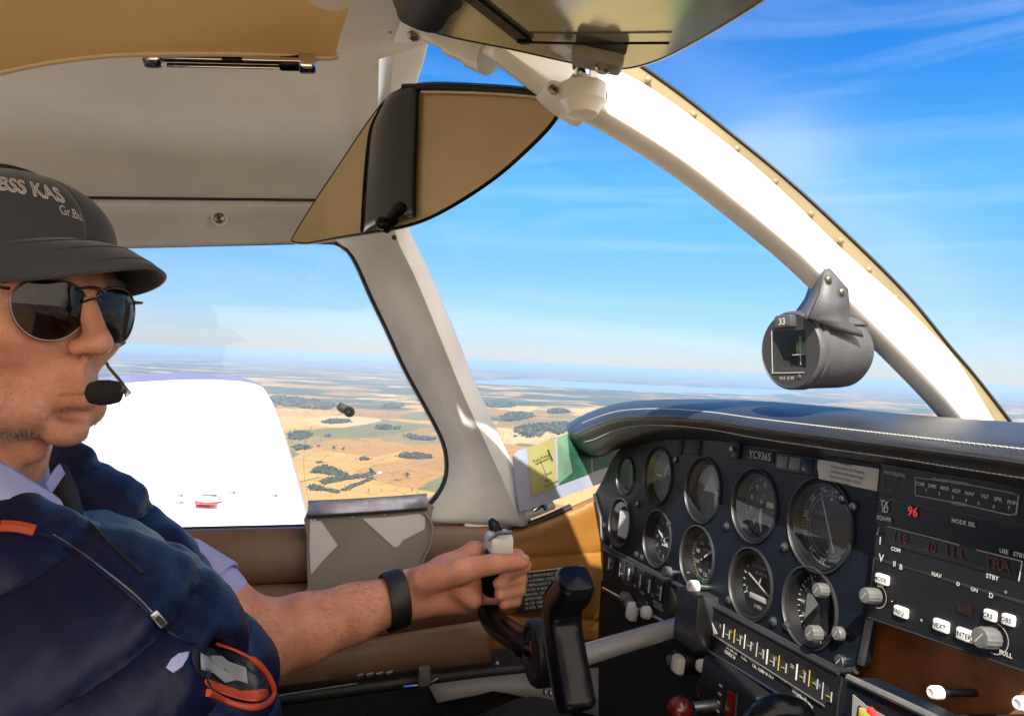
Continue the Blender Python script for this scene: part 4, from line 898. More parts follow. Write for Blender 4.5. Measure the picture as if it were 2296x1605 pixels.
m_ = MB(); m_.tube([PF.at(u, v, .008) for u, v in [(1580, 1453), (1730, 1545), (1882, 1640)]], .0013, 'steel', n=6); m_.tube([PF.at(u, v, .007) for u, v in [(1888, 1520), (1880, 1560), (1872, 1640)]], .0012, 'steel', n=6); m_.tube([PF.at(u, v, .006) for u, v in [(1582, 1348), (1700, 1412), (1880, 1508)]], .0022, 'panel_grey', n=6); m_.build('edge_strip', sp2)
m_ = MB(); m_.poly(PF, [PF.uv(u, v, .007) for u, v in [(1598, 1395), (1604, 1392), (1858, 1540), (1858, 1572), (1846, 1580), (1596, 1420)]], 'slot_dark', c=.0072, t=.001)
m_.poly(PF, [PF.uv(u, v, .0078) for u, v in [(1596, 1395), (1608, 1420), (1600, 1422)]], 'mark_white', c=.0078, t=.0006)
m_.tube([PF.at(u, v, .008) for u, v in [(1596, 1421), (1720, 1500), (1848, 1582)]], .0009, 'knob_grey', n=6)
for i, (u, v, mt) in enumerate([(1621, 1412, 'mark_white'), (1645, 1424, 'mark_yellow'), (1668, 1436, 'mark_yellow'), (1695, 1454, 'mark_grey'), (1718, 1470, 'mark_white'), (1744, 1484, 'mark_yellow'), (1784, 1504, 'mark_white'), (1812, 1518, 'mark_yellow'), (1842, 1546, 'mark_grey')]):
    a, b = PF.uv(u, v, .0076); q = PF.sub(a, b, .0076)
    m_.box(q, .0012 if i in (4, 6) else .0005, .0150, .001, 'mark_white' if i in (2, 4, 6) else mt, a=.002); m_.box(q, .0045, .0006, .0008, 'mark_yellow' if i > 1 else 'mark_grey', a=.009, b=-.002); m_.text(q, ['E', '60', '100', 'F', '75', '115', '50', '90', '240'][i], .0052, mt, -.005, .003, c=.0006)
    m_.box(q, .0011, .009, .0008, 'mark_grey', a=.0135, b=-.001)
m_.build('strip_gauges', sp2)
m_ = MB()
for u, v, s_ in ((1636, 1446, 'FUEL L'), (1640, 1456, 'US GAL 25'), (1636, 1466, 'USABLE 24'), (1668, 1474, 'FUEL'), (1690, 1484, 'PRESS PSI'), (1700, 1498, 'OIL TEMP'), (1720, 1510, '12 18 75 F'), (1756, 1522, 'OIL'), (1786, 1544, 'FUEL R'), (1792, 1556, 'US GAL 25'), (1800, 1568, 'USABLE 24'), (1812, 1580, 'TANK')):
    a, b = PF.uv(u, v, .007); m_.text(PF, s_, .0052, 'mark_white', a, b, c=.0068, bold=True, rot=-.03, fit=.021)
m_.build('lettering', sp2)
# lower right box with bright rail
m_ = MB(); PL = PF.sub(0, 0, .045); m_.poly(PL, [PL.uv(u, v) for u, v in [(1900, 1518), (1990, 1560), (2150, 1640), (2290, 1720), (2280, 1800), (1880, 1760)]], 'panel_paint', c=0, t=.03)
sp3 = m_.build('lower_box', ip)
m_ = MB(); m_.tube([PL.at(u, v, .002) for u, v in [(1902, 1518), (2040, 1582), (2160, 1640), (2300, 1715)]], .0030, 'knob_grey', n=8); m_.build('bright_rail', sp3)
m_ = MB(); m_.poly(PL, [PL.uv(u, v, .002) for u, v in [(1912, 1556), (1940, 1580), (2020, 1625), (2040, 1700), (1905, 1700)]], 'grey_trim', c=.002, t=.001); m_.poly(PL, [PL.uv(u, v, .003) for u, v in [(1925, 1580), (1985, 1612), (2020, 1640), (2020, 1700), (1915, 1690)]], 'slot_dark', c=.0035, t=.001)
m_.box(PL.sub(*PL.uv(1948, 1604, .004), .004), .014, .008, .004, 'mark_yellow', bev=.001); m_.box(PL.sub(*PL.uv(1966, 1604, .004), .004, -.4), .014, .005, .004, 'mark_red', bev=.001); m_.build('tray_items', sp3)
# black lower structure behind knobs
m_ = MB(); PB = PF.sub(0, 0, -.02); m_.poly(PB, [PB.uv(u, v) for u, v in [(1348, 1300), (1470, 1360), (1600, 1430), (1900, 1600), (2300, 1600), (2400, 1700), (2400, 2200), (1300, 2200)]], 'slot_dark', c=0, t=.004); m_.build('lower_panel', ip)
# side return of the panel by the radio stack
m_ = MB(); m_.grid([[PF.at(1962, 1030, .0), PF.at(1950, 1380, .0), PF.at(1935, 1500, 0)], [PF.at(1962, 1030, -.03), PF.at(1955, 1380, -.03), PF.at(1940, 1500, -.05)]], 'panel_paint')
m_.tube([PF.at(u, v, .003) for u, v in [(1950, 1388), (1942, 1430), (1930, 1488)]], .0035, 'steel', n=6); m_.build('radio_recess_edge', ip)

# ---- radio stack
RF = PF.sub(0, 0, .008)
rad = empty('radio', RF.at(2050, 1300), 'x', 'x'); del rad['label']; del rad['category']; bpy.data.objects.remove(rad)
def rplate(uvs, mt, c, t, name, par=ip, bez=None):
    m__ = MB(); m__.poly(RF, [RF.uv(u, v, c) for u, v in uvs], mt, c=c, t=t)
    if bez: m__.tube([RF.at(u, v, c) for u, v in uvs], bez, 'panel_grey', n=6, closed=True)
    return m__.build(name, par)
def rtext(par, items, name='lettering', c=.0045):
    m__ = MB()
    for u, v, s_, sz, mt in items: a, b = RF.uv(u, v, c); m__.text(RF, s_, sz, mt, a, b, c=c, bold=True)
    return m__.build(name, par)
r1 = rplate([(1972, 1045), (2310, 1104), (2302, 1218), (1965, 1108)] if False else [(1974, 1040), (2320, 1098), (2316, 1180), (1968, 1112)], 'black_plastic', .003, .02, 'audio_panel', bez=.0008)
r2 = rplate([(1968, 1114), (2316, 1184), (2310, 1268), (1964, 1166)], 'black_gloss', .003, .02, 'transponder', bez=.0007)
r3 = rplate([(1964, 1168), (2310, 1271), (2304, 1352), (1960, 1250)], 'black_plastic', .003, .02, 'radio', bez=.0007)
r4 = rplate([(1960, 1252), (2304, 1355), (2298, 1505), (1942, 1382)], 'black_plastic', .003, .02, 'navigation_unit', bez=.0007)
# audio panel labels, framed
m_ = MB(); m_.tube([RF.at(u, v, .004) for u, v in [(2052, 1070), (2150, 1082), (2270, 1105), (2284, 1110), (2278, 1152), (2262, 1154), (2150, 1128), (2052, 1110)]], .0005, 'mark_grey', n=5, closed=True); m_.build('label_frame', r1)
it = [(1996, 1060, 'PHONE', .0042, 'mark_grey'), (2020, 1065, 'SPKR', .0042, 'mark_grey')]
for i, (u, v) in enumerate([(2062, 1084), (2090, 1089), (2118, 1094), (2144, 1100), (2174, 1106), (2208, 1112), (2238, 1119), (2270, 1126)]): it.append((u, v, ['COM', 'DME', 'MKR', 'ADF', 'NAV', 'VLF', 'SPR', 'PHN'][i], .0040, 'mark_white'))
for i, (u, v) in enumerate([(2076, 1098), (2106, 1106), (2136, 1114), (2166, 1121), (2194, 1128), (2228, 1135), (2262, 1138)]): it.append((u, v, str(i+1), .0036, 'mark_white'))
it += [(2150, 1129, 'AUDIO', .004, 'mark_grey'), (2130, 1079, 'TRANSMIT SELECTOR', .0034, 'mark_grey')]
rtext(r1, it)
m_ = MB(); m_.disc(RF, .0085, 'panel_grey', *RF.uv(1994, 1078, .0036), c=.0036, r0=.0072, n=24); m_.build('jack_ring', r1)
rtext(r2, [(1983, 1128, 'TX', .0070, 'mark_white'), (1985, 1142, 'ID', .0070, 'mark_white'), (1975, 1160, 'SQK', .0050, 'mark_white'), (1990, 1164, 'VFR', .0050, 'mark_white'), (2160, 1171, 'MODE SEL', .0046, 'mark_white')])
rtext(r2, [(2046, 1146, '96', .0105, 'led_red')], 'red_digits')
m_ = MB(); m_.poly(RF, [RF.uv(u, v, .0038) for u, v in [(1988, 1182), (2180, 1232), (2290, 1258), (2284, 1300), (2180, 1272), (1986, 1218)]], 'display', c=.0038, t=.0006); m_.build('display', r3)
m_ = MB(); m_.tube([RF.at(u, v, .0042) for u, v in [(1990, 1180), (2090, 1205), (2150, 1221)]], .0005, 'mark_grey', n=5); m_.tube([RF.at(u, v, .0042) for u, v in [(2190, 1232), (2292, 1258), (2284, 1302)]], .0005, 'mark_grey', n=5); m_.build('display_frame', r3)
rtext(r3, [(2020, 1205, '118.', .0115, 'led_dim'), (2086, 1225, '20', .0115, 'led_dim'), (2140, 1238, '114.', .0115, 'led_dim'), (2236, 1264, 'TRA', .0110, 'led_dim')], 'dim_digits')
rtext(r3, [(2008, 1231, 'COM', .0045, 'mark_white'), (1973, 1211, 'I', .009, 'mark_white'), (1969, 1190, '/', .009, 'mark_grey'), (2100, 1288, 'NAV', .0045, 'mark_white'), (2225, 1293, 'STBY', .0045, 'mark_white'), (2270, 1240, 'USE   STBY', .0042, 'mark_white'), (2290, 1270, 'I', .006, 'mark_white')])
rtext(r4, [(1976, 1250, 'V', .009, 'mark_white'), (2005, 1263, 'II', .006, 'mark_white'), (2020, 1270, 'B', .006, 'mark_white'), (2148, 1306, 'o', .006, 'mark_white'), (2184, 1321, 'ON', .0038, 'mark_white'), (2222, 1334, 'D', .0050, 'mark_white'), (2255, 1325, 'o', .004, 'mark_grey'), (1974, 1312, 'OFF', .004, 'mark_white'), (2000, 1345, '-', .006, 'mark_white'), (2066, 1388, 'o', .004, 'mark_white'), (2255, 1465, 'PULL', .0045, 'mark_white')])
rtext(r4, [(2162, 1366, '888', .008, 'led_dim')], 'red_digits')
def button(u, v, s_, w, h):
    a, b = RF.uv(u, v, .004); q = RF.sub(a, b, .003); m__ = MB(); m__.box(q, w, h, .0035, 'knob_white', bev=.0016); m__.text(q, s_, h*.55, 'dial_black', c=.0037, bold=True); m__.build('button', r4)
for u, v, s_, w, h in ((1979, 1298, 'MODE', .0135, .0085), (2021, 1371, 'FREQ', .0135, .0085), (2111, 1402, 'NEXT', .0132, .0090), (2165, 1423, 'ENTER', .0138, .0090), (2221, 1379, 'CRS', .0090, .0080), (2262, 1389, 'OBS', .0090, .0080)): button(u, v, s_, w, h)
for u, v, r in ((1968, 1336, .0068), (2230, 1430, .0076)):
    a, b = RF.uv(u, v, .004); knob(RF, r4, a, b, r, .013, 'knob_grey', .003, .002); m_ = MB(); m_.disc(RF, r*1.45, 'mark_grey', a, b, .0042, 24, -100, 80, r*1.36); m_.build('knob_scale', r4)
# dark glove pocket below the radios
m_ = MB(); PG = PF.sub(0, 0, -.03); m_.poly(PG, [PG.uv(u, v) for u, v in [(1940, 1370), (2310, 1500), (2400, 1560), (2380, 1760), (1915, 1540)]], 'wood_brown', c=0, t=.004); m_.build('pocket_back', ip)
for u, v in ((2096, 1552), (2291, 1577)):
    a, b = PF.uv(u, v, .01); m_ = MB(); m_.lathe(PF, [(.003, -.03), (.003, .004)], 'black_plastic', a, b, 14); m_.lathe(PF, [(.0052, .005), (.0052, .012), (.0042, .014), (.0030, .0145), (.0030, .012), (.0002, .012)], 'knob_white', a, b, 20); m_.build('knob', ip)
# knobs under the switch strips
for u, v, w, h, mt in ((1393, 1338, .020, .020, 'knob_grey'), (1402, 1352, .018, .020, 'knob_grey'), (1409, 1370, .024, .032, 'knob_white'), (1440, 1372, .019, .022, 'knob_white'), (1429, 1352, .016, .016, 'slot_dark')):
    a, b = PF.uv(u, v, .02); m_ = MB(); q = PF.sub(a, b, -.01, -.15); m_.lathe(q, [(.004, 0), (.004, .02)], 'steel', n=10); m_.box(q, w*.8, h*.8, .012, mt, c=.02, bev=.006); m_.build('rocker_knob', ip)
for u, v, w, h, mt in ((1510, 1488, .024, .028, 'knob_white'), (1563, 1492, .019, .018, 'knob_white'), (1494, 1478, .012, .016, 'knob_grey')):
    a, b = PF.uv(u, v, .02); m_ = MB(); q = PF.sub(a, b, -.01, -.1); m_.lathe(q, [(.012, 0), (.012, .018), (.008, .020)], 'black_plastic', n=20); m_.box(q, w*.8, h*.8, .010, mt, c=.02, bev=.005); m_.build('rocker_knob', ip)
a, b = PF.uv(1570, 1550, .02); knob(PF, ip, a, b, .015, .018, 'knob_grey', -.01, .01, 'primer_knob', 'panel_grey')
rk = P(1525, 1590, .78); m_ = MB(); bm = bmesh.new(); bmesh.ops.create_uvsphere(bm, u_segments=28, v_segments=18, radius=.0135)
m_.add([rk+v.co for v in bm.verts], [[v.index for v in f_.verts] for f_ in bm.faces], 'knob_red'); bm.free(); m_.tube([rk+FA*.015, rk+FA*.20], .006, 'steel', n=10); m_.build('mixture_knob', ip)
# throttle quadrant with red window
m_ = MB(); q = PF.sub(*PF.uv(1640, 1590, .02), .01, -.03); m_.box(q, .105, .075, .02, 'black_plastic', bev=.006); m_.box(q, .013, .036, .002, 'knob_red', a=.012, b=.006, c=.02, bev=.001)
for i in range(5): m_.box(q, .005, .002, .001, 'mark_white', a=-.008, b=.022-i*.009, c=.0205); 
for i in range(0): m_.text(q, 'ON P'[i], .006, 'mark_white', -.018, .018-i*.011, c=.0205)
m_.tube([q.p(.022, .026, .021), q.p(.024, -.03, .021)], .0012, 'steel', n=6); m_.build('quadrant', ip)
m_ = MB(); m_.tube(cr([P(1600, 1500, .86), P(1618, 1540, .84), P(1618, 1600, .82), P(1620, 1680, .80)], 4), .010, 'black_plastic', n=10); m_.build('cable_duct', ip)

# ---- glareshield
cu = [1278, 1296, 1330, 1380, 1440, 1500, 1600, 1700, 1850, 2000, 2150, 2296, 2420]
def gs(pts, f): return [atF(u, v, f_) for (u, v), f_ in zip(pts, f if isinstance(f, list) else [f]*len(pts))]
rows_def = [
 ([(1276, 966), (1284, 984), (1305, 1008), (1345, 1022), (1400, 1000), (1480, 985), (1590, 985), (1700, 998), (1850, 1020), (2000, 1042), (2150, 1068), (2296, 1096), (2420, 1120)], [.50]+[.505]*12),
 ([(1275, 964), (1280, 980), (1300, 1004), (1345, 1016), (1400, 985), (1480, 966), (1590, 968), (1700, 985), (1850, 1005), (2000, 1026), (2150, 1050), (2296, 1078), (2420, 1100)], [.49]+[.470]*12),
 ([(1274, 961), (1278, 974), (1290, 990), (1330, 985), (1390, 960), (1467, 950), (1580, 957), (1690, 976), (1850, 999), (2000, 1019), (2150, 1042), (2296, 1064), (2420, 1084)], [.485]+[.460]*12),
 ([(1274, 958), (1276, 968), (1288, 976), (1325, 960), (1385, 940), (1467, 936), (1580, 942), (1690, 959), (1850, 980), (2000, 1000), (2150, 1020), (2296, 1040), (2420, 1060)], [.485]+[.453]*12),
 ([(1274, 955), (1276, 962), (1287, 962), (1322, 945), (1382, 926), (1467, 920), (1580, 927), (1690, 942), (1850, 962), (2000, 980), (2150, 998), (2296, 1015), (2420, 1032)], [.49]+[.462]*12),
 ([(1275, 951), (1278, 952), (1292, 945), (1328, 928), (1385, 911), (1467, 905), (1580, 908), (1690, 915), (1850, 930), (2000, 950), (2150, 967), (2296, 982), (2420, 996)], [.50]+[.50]*12),
 ([(1277, 949), (1283, 946), (1300, 936), (1340, 919), (1400, 904), (1480, 898), (1590, 898), (1700, 902), (1850, 914), (2000, 930), (2150, 943), (2296, 953), (2420, 962)], [.51]+[.58]*12),
 ([(1280, 950), (1290, 948), (1310, 938), (1350, 924), (1410, 908), (1490, 900), (1600, 900), (1700, 905), (1850, 917), (2000, 933), (2150, 946), (2296, 957), (2420, 966)], [.55]+[.68]*12)]
rr = []
for pts, f in rows_def: rr.append(lerp_path(gs(pts, f), 90))
cols = [cr([r_[i] for r_ in rr], 5) for i in range(90)]
glr = MB(); glr.grid(cols, 'black_vinyl'); gl = glr.build('glareshield', ip, thick=.004, smooth=60)
def on(k, t): return cols
def stitch(idx, lift=.0026):
    m_ = MB(); acc = 0; pp_ = []
    for i in range(14, 89):
        n_ = (cols[i+1][idx]-cols[i-1][idx]).cross(cols[i][idx+1]-cols[i][idx-1]).normalized()
        if n_.dot(UA*.5-FA) < 0: n_ = -n_
        pp_.append(cols[i][idx]+n_*lift)
    path = cr(pp_, 4)
    for i in range(0, len(path)-1):
        a_, b_ = path[i], path[i+1]; n_ = int((b_-a_).length/.0042+1)
    tot = [0]
    for a_, b_ in zip(path, path[1:]): tot.append(tot[-1]+(b_-a_).length)
    s_ = 0; j = 0
    def at(s__):
        import bisect; k_ = min(len(tot)-2, max(0, bisect.bisect(tot, s__)-1)); return path[k_].lerp(path[k_+1], (s__-tot[k_])/max(1e-9, tot[k_+1]-tot[k_]))
    while s_ < tot[-1]-.004:
        a0_, a1_ = at(s_), at(s_+.0030); m_.tube([a0_, a1_], .00055, 'stitch', n=5); s_ += .0042
    o = m_.build('stitching', gl); return o
stitch(10); stitch(20)
m_ = MB(); m_.tube([c_[15]-c_[15].normalized()*.0030 for c_ in cols[10:]], .0012, 'slot_dark', n=5); m_.build('seam', gl)
# small dark dent item on top of the shield
m_ = MB(); m_.poly(Fr(atF(1725, 912, .52), -LA, UA), [(x*.001, y*.001) for x, y in [(-28, 2), (-12, -4), (10, -5), (26, 0), (10, 1)]], 'black_rubber', c=.002, t=.003); m_.build('defroster_vent', gl)
# ------------------------------------------------------------------ control yoke
YF = .26
def Y(u, v, f=YF): return atF(u, v, f)
yk = empty('control_yoke', Y(1215, 1455), 'black control yoke with two grip horns on a steel shaft, held by the pilot', 'control yoke')
def horn(pts, r, sy, name='horn', mt='black_gloss'):
    m_ = MB(); p = cr(pts, 6); k = len(p); rs = []
    for i in range(k): t = i/(k-1); rs.append(r*(min(1, .55+t*6) if t < .08 else (min(1, .55+(1-t)*6) if t > .92 else 1)))
    m_.tube(p, rs, mt, n=16, sy=sy, ref=-FA); return m_.build(name, yk)
LH = [Y(1118, 1222), Y(1112, 1262), Y(1103, 1310), Y(1096, 1355), Y(1108, 1392), Y(1150, 1425), Y(1205, 1462)]
horn(LH, .0172, .95)
RY = .235
RH = [Y(1290, 1302, RY), Y(1282, 1325, RY), Y(1265, 1352, RY), Y(1262, 1400, RY), Y(1272, 1470, RY), Y(1284, 1535, RY), Y(1292, 1580, RY)]
m_ = MB(); p = cr(RH, 6); hw = .0158
rows = []
for i, q in enumerate(p):
    t = (p[min(i+1, len(p)-1)]-p[max(i-1, 0)]).normalized(); s_ = (t.cross(-FA)).normalized(); n_ = -FA; t_ = i/(len(p)-1)
    w = hw*(.97 if t_ < .3 else 1.0); ring = []
    for a in range(20):
        th = 2*math.pi*a/20; c_, s2 = math.cos(th), math.sin(th); e = .55
        ring.append(q + s_*(w*math.copysign(abs(c_)**e, c_)) + n_*(.016*math.copysign(abs(s2)**e, s2)))
    rows.append(ring+[ring[0]])
for ends, sgn in ((0, -1), (-1, 1)):
    base = rows[ends]; ce = sum(base[:-1], Vector())/20; tt = (p[1]-p[0]).normalized()*-1 if ends == 0 else (p[-1]-p[-2]).normalized()
    cap1 = [ce+(b-ce)*.86+tt*.004 for b in base]; cap2 = [ce+tt*.0055 for b in base]
    rows = ([cap2, cap1]+rows) if ends == 0 else (rows+[cap1, cap2])
m_.grid(rows, 'black_gloss'); m_.build('horn', yk)
m_ = MB(); m_.tube([rows[i][3]-FA*.0004 for i in range(8, len(rows)-3)], .0012, 'black_plastic', n=6); m_.build('grip_seam', yk)
hub = Fr(Y(1213, 1462), -LA, UA)
m_ = MB(); m_.lathe(hub, [(.034, -.03), (.036, -.01), (.036, .008), (.033, .012), (.028, .013), (.027, .008)], 'black_plastic', n=40); m_.disc(hub, .0275, 'dial_black', c=.008, n=36); m_.build('hub', yk)
m_ = MB(); q = hub.sub(0, 0, .009); ticks(m_, q, .021, .025, 24, 'mark_grey', .0008); m_.box(q, .0018, .012, .0008, 'mark_red', a=-.008, b=.004); m_.text(q, '12', .006, 'mark_grey', 0, .016); m_.text(q, '6', .006, 'mark_grey', 0, -.016); m_.build('clock_face', yk)
m_ = MB(); m_.tube([hub.p(.0, -.02, -.01), hub.p(.03, -.006, -.008), Y(1270, 1462, RY+.012)], [.017, .018, .015], 'black_plastic', n=14); m_.tube([hub.p(0, .02, -.01), hub.p(.026, .012, -.004), Y(1268, 1430, RY+.012)], [.012, .012, .012], 'black_gloss', n=12); m_.build('cross_bar', yk)
for a, b in ((.02, -.036), (.034, -.030), (.028, .03), (.002, -.042)):
    m_ = MB(); m_.screw(hub, .0035, 'steel', 'slot_dark', a, b, -.004); m_.build('screw', yk)
p0 = Y(1560, 1392, .500); p1 = hub.p(.02, -.004, -.02)
m_ = MB(); m_.tube([p1, p1.lerp(p0, .5), p1.lerp(p0, .86)], .0118, 'shaft_metal', n=28); m_.build('shaft', yk)
m_ = MB(); m_.tube([p1.lerp(p0, .84), p1.lerp(p0, .87), p1.lerp(p0, .95), p1.lerp(p0, .97), p0], [.0138, .0158, .0162, .0145, .0145], 'panel_grey', n=28); m_.build('collar', yk)
m_ = MB(); q = PF.sub(*PF.uv(1548, 1385, .02), .0); m_.box(q, .050, .064, .028, 'panel_grey', bev=.004); m_.build('shaft_housing', ip)
# push to talk block on top of the left horn
t = (LH[0]-LH[1]).normalized(); q = Fr(LH[0]+t*.004, -LA, -FA) ; top_ = Fr(LH[0], -LA, UA)
m_ = MB(); m_.box(top_.sub(-.000, .004, -.014, -.10), .042, .026, .030, 'knob_white', bev=.007); m_.build('switch_block', yk)
m_ = MB(); m_.tube([top_.p(-.010, .018, .002), top_.p(-.012, .026, .004), top_.p(-.010, .031, .008)], [.007, .0075, .005], 'black_plastic', n=12); m_.tube([top_.p(.000, .018, 0), top_.p(.004, .024, .003)], [.0055, .005], 'black_plastic', n=12); m_.build('trim_switch', yk)
m_ = MB(); m_.tube([top_.p(.012, .010, .016), top_.p(.020, .020, .006), top_.p(.028, .022, -.01)], .003, 'steel', n=8); m_.build('wire_clip', yk)
# dark navy top of the near control yoke
m_ = MB(); m_.tube(cr([P(1690, 1640, .60), P(1715, 1606, .60), P(1750, 1592, .60), P(1790, 1604, .60), P(1800, 1650, .60)], 5), .013, 'black_gloss', n=14)
tag(m_.build('copilot_yoke'), 'top of a glossy black yoke grip just entering the bottom edge of the view', 'control yoke')

# ------------------------------------------------------------------ magnetic compass hanging from the strut
cf_o = P(1782, 786, .715); ax = (Vector((0, 0, 0))-cf_o).normalized()
zc = (-FA*.95 - LA*.17 - UA*.02)         # face looks aft, a little to the right seat
zc.normalize(); xc = UA.cross(zc).normalized(); CF = Fr(cf_o, xc, UA)
CF.z = zc; CF.x = UA.cross(zc).normalized(); CF.y = zc.cross(CF.x)
cmp_ = empty('magnetic_compass', CF.p(0, -.036), 'grey cylindrical magnetic compass hanging from a bracket on the white strut', 'compass')
CR = .0375
m_ = MB(); m_.lathe(CF, [(.0002, -.078), (CR*.55, -.077), (CR*.85, -.073), (CR*.98, -.065), (CR, -.055), (CR, -.012), (CR*.985, -.011), (CR*.985, -.008), (CR*1.03, -.007), (CR*1.03, -.003), (CR*.99, -.002), (CR*.99, .000), (CR*1.02, .001), (CR*1.02, .005), (CR*.96, .007), (CR*.95, .0065)], 'compass_grey', n=56); m_.build('body', cmp_)
hw_, hh_ = .0190, .0185
hole = [(-hw_, -hh_+.001), (hw_, -hh_+.001), (hw_, hh_+.001), (-hw_, hh_+.001)]
circ = [(CR*.955*math.cos(2*math.pi*i/48), CR*.955*math.sin(2*math.pi*i/48)) for i in range(48)]
m_ = MB(); m_.poly(CF, circ, 'compass_face', [hole], c=.0065, t=.002); m_.build('face_plate', cmp_)
m_ = MB(); b4 = [CF.p(x, y, .006) for x, y in hole]; d4 = [CF.p(x*.8, y*.8, -.016) for x, y in hole]
for i in range(4): m_.add([b4[i], b4[(i+1) % 4], d4[(i+1) % 4], d4[i]], [(0, 1, 2, 3)], 'compass_face')
m_.add(d4, [(0, 1, 2, 3)], 'black_plastic'); m_.build('window_recess', cmp_)
m_ = MB(); q = CF.sub(.003, 0, -.008); m_.box(q, .019, .0125, .001, 'mark_green', a=.002, b=.002); m_.box(q, .0009, .028, .001, 'mark_white', c=.003); m_.box(q, .020, .0009, .001, 'mark_white', b=-.004, c=.003); m_.text(q, '33', .008, 'mark_white', .0065, .003, c=.0022); m_.text(q, 'N', .006, 'mark_white', -.004, .002, c=.0022); m_.build('compass_card', cmp_)
m_ = MB(); m_.quad(CF, 2*hw_, 2*hh_, 'gauge_glass', b=.001, c=.0058); m_.build('glass', cmp_, smooth=0)
m_ = MB(); m_.tube([CF.p(x, y, .0072) for x, y in cr2([(-hw_-.003, hh_+.002), (-hw_-.003, -hh_), (-hw_, -hh_-.003), (hw_-.002, -hh_-.003)], 4)], .0006, 'mark_grey', n=5); m_.text(CF, 'N-S  E-W', .0046, 'mark_white', -.004, -.0265, c=.0072); m_.screw(CF, .0024, 'steel', 'slot_dark', .0105, -.0255, .0066); m_.build('face_markings', cmp_)
m_ = MB(); q = CF.sub(-.002, .0285, .004, .02); m_.box(q, .021, .0125, .010, 'compass_grey', bev=.002); m_.text(q, '33', .009, 'mark_white', 0, 0, c=.0104, bold=True); m_.build('adjuster', cmp_)
m_ = MB(); m_.screw(CF.sub(0, 0), .0016, 'steel', 'slot_dark', CR*.98, .002, .004); m_.build('screw', cmp_)
# bracket: saddle on the body and plate up to the strut
m_ = MB(); LB = .574
pl_f = Fr(atL(1875, 650, LB), FA, UA)
bo = [(1848, 605), (1856, 604), (1896, 650), (1899, 690), (1897, 722), (1925, 742), (1930, 755), (1880, 742), (1830, 722), (1812, 712), (1836, 660)]
m_.poly(pl_f, [pl_f.uv(u, v) for u, v in bo], 'compass_grey', c=.003, t=.003); 
m_.grid([lerp_path([atL(u, v, LB+.004) for u, v in [(1849, 607), (1836, 660), (1810, 716)]], 10), lerp_path([atL(u, v, LB+.05) for u, v in [(1818, 628), (1806, 668), (1782, 702)]], 10)], 'compass_grey')
m_.build('bracket', cmp_, thick=.0015, smooth=25)
m_ = MB()
rows = []
for j in range(9):
    c_ = -.066+.058*j/8; rows.append([CF.p((CR+.0015)*math.cos(R(a)), (CR+.0015)*math.sin(R(a)), c_) for a in range(38, 132, 8)])
m_.grid(rows, 'compass_grey'); m_.build('saddle', cmp_, thick=.0015)
for u, v in ((1856, 627), (1886, 655)):
    m_ = MB(); a, b = pl_f.uv(u, v, .003); m_.lathe(pl_f, [(.0042, .003), (.0042, .0045), (.0002, .005)], 'compass_grey', a, b, 18); m_.screw(pl_f, .003, 'screw_metal', 'slot_dark', a, b, .0048); m_.build('screw', cmp_)

# ------------------------------------------------------------------ chart pocket on the window sill
pk = empty('chart_pocket', atL(830, 1310, 1.13), 'clear grey pocket holding pale card corners clipped below the side window', 'chart pocket')
kf = plane3(atL(690, 1150, 1.15), atL(955, 1145, 1.15), atL(700, 1300, 1.12))
mat('pocket_film', (.14, .115, .095), .5, coat=.1, var=.15, vscale=8)
mat('card_grey', (.46, .45, .46), .6, var=.05, vscale=10)
mat('clip_blue', (.38, .40, .48), .35, .3, var=.3, vscale=40, bump=.3, bscale=60)
m_ = MB(); m_.poly(kf, [kf.uv(u, v) for u, v in cr2([(692, 1142), (830, 1135), (962, 1128), (968, 1150), (962, 1200), (945, 1290), (935, 1300), (700, 1326), (690, 1316), (688, 1200)], 2, True)], 'pocket_film', c=.002, t=.004); m_.build('sleeve', pk)
m_ = MB()
for pts in ([(695, 1162), (704, 1168), (720, 1168), (735, 1190), (757, 1222), (730, 1250), (697, 1288), (694, 1230)], [(812, 1162), (860, 1160), (940, 1152), (954, 1160), (952, 1186), (905, 1210), (892, 1226), (882, 1226), (850, 1196)]): m_ = MB(); m_.poly(kf, [kf.uv(u, v, .003) for u, v in pts], 'card_grey', c=.0035, t=.001); m_.build('card', pk)
m_ = MB(); cl = [kf.at(u, v, .004) for u, v in [(690, 1142), (760, 1139), (830, 1135), (900, 1130), (957, 1125)]]
m_.grid([[p+kf.y*.011-kf.z*.014 for p in cl], [p+kf.y*.012 for p in cl], [p+kf.y*.008+kf.z*.005 for p in cl], [p+kf.z*.007 for p in cl], [p-kf.y*.008+kf.z*.005 for p in cl], [p-kf.y*.011 for p in cl]], 'clip_blue'); m_.build('clip_bar', pk, thick=.001)
m_ = MB(); m_.tube([p-kf.y*.012+kf.z*.002 for p in cl], .0014, 'black_rubber', n=6); m_.tube([p+kf.y*.0125+kf.z*.001 for p in cl], .0010, 'steel', n=6); m_.build('clip_edge', pk)
for u, v in ((705, 1165), (790, 1158), (862, 1152), (951, 1143)): m_ = MB(); a, b = kf.uv(u, v, .004); m_.lathe(kf, [(.0016, .003), (.0014, .0046), (.0001, .005)], 'steel', a, b, 10); m_.build('stud', pk)
m_ = MB(); m_.tube(cr([kf.at(952, 1150, .006), kf.at(968, 1175, .008), kf.at(966, 1215, .008), kf.at(945, 1265, .006), kf.at(936, 1300, .004)], 6), .0017, 'grey_trim', n=8); m_.build('cable', pk)

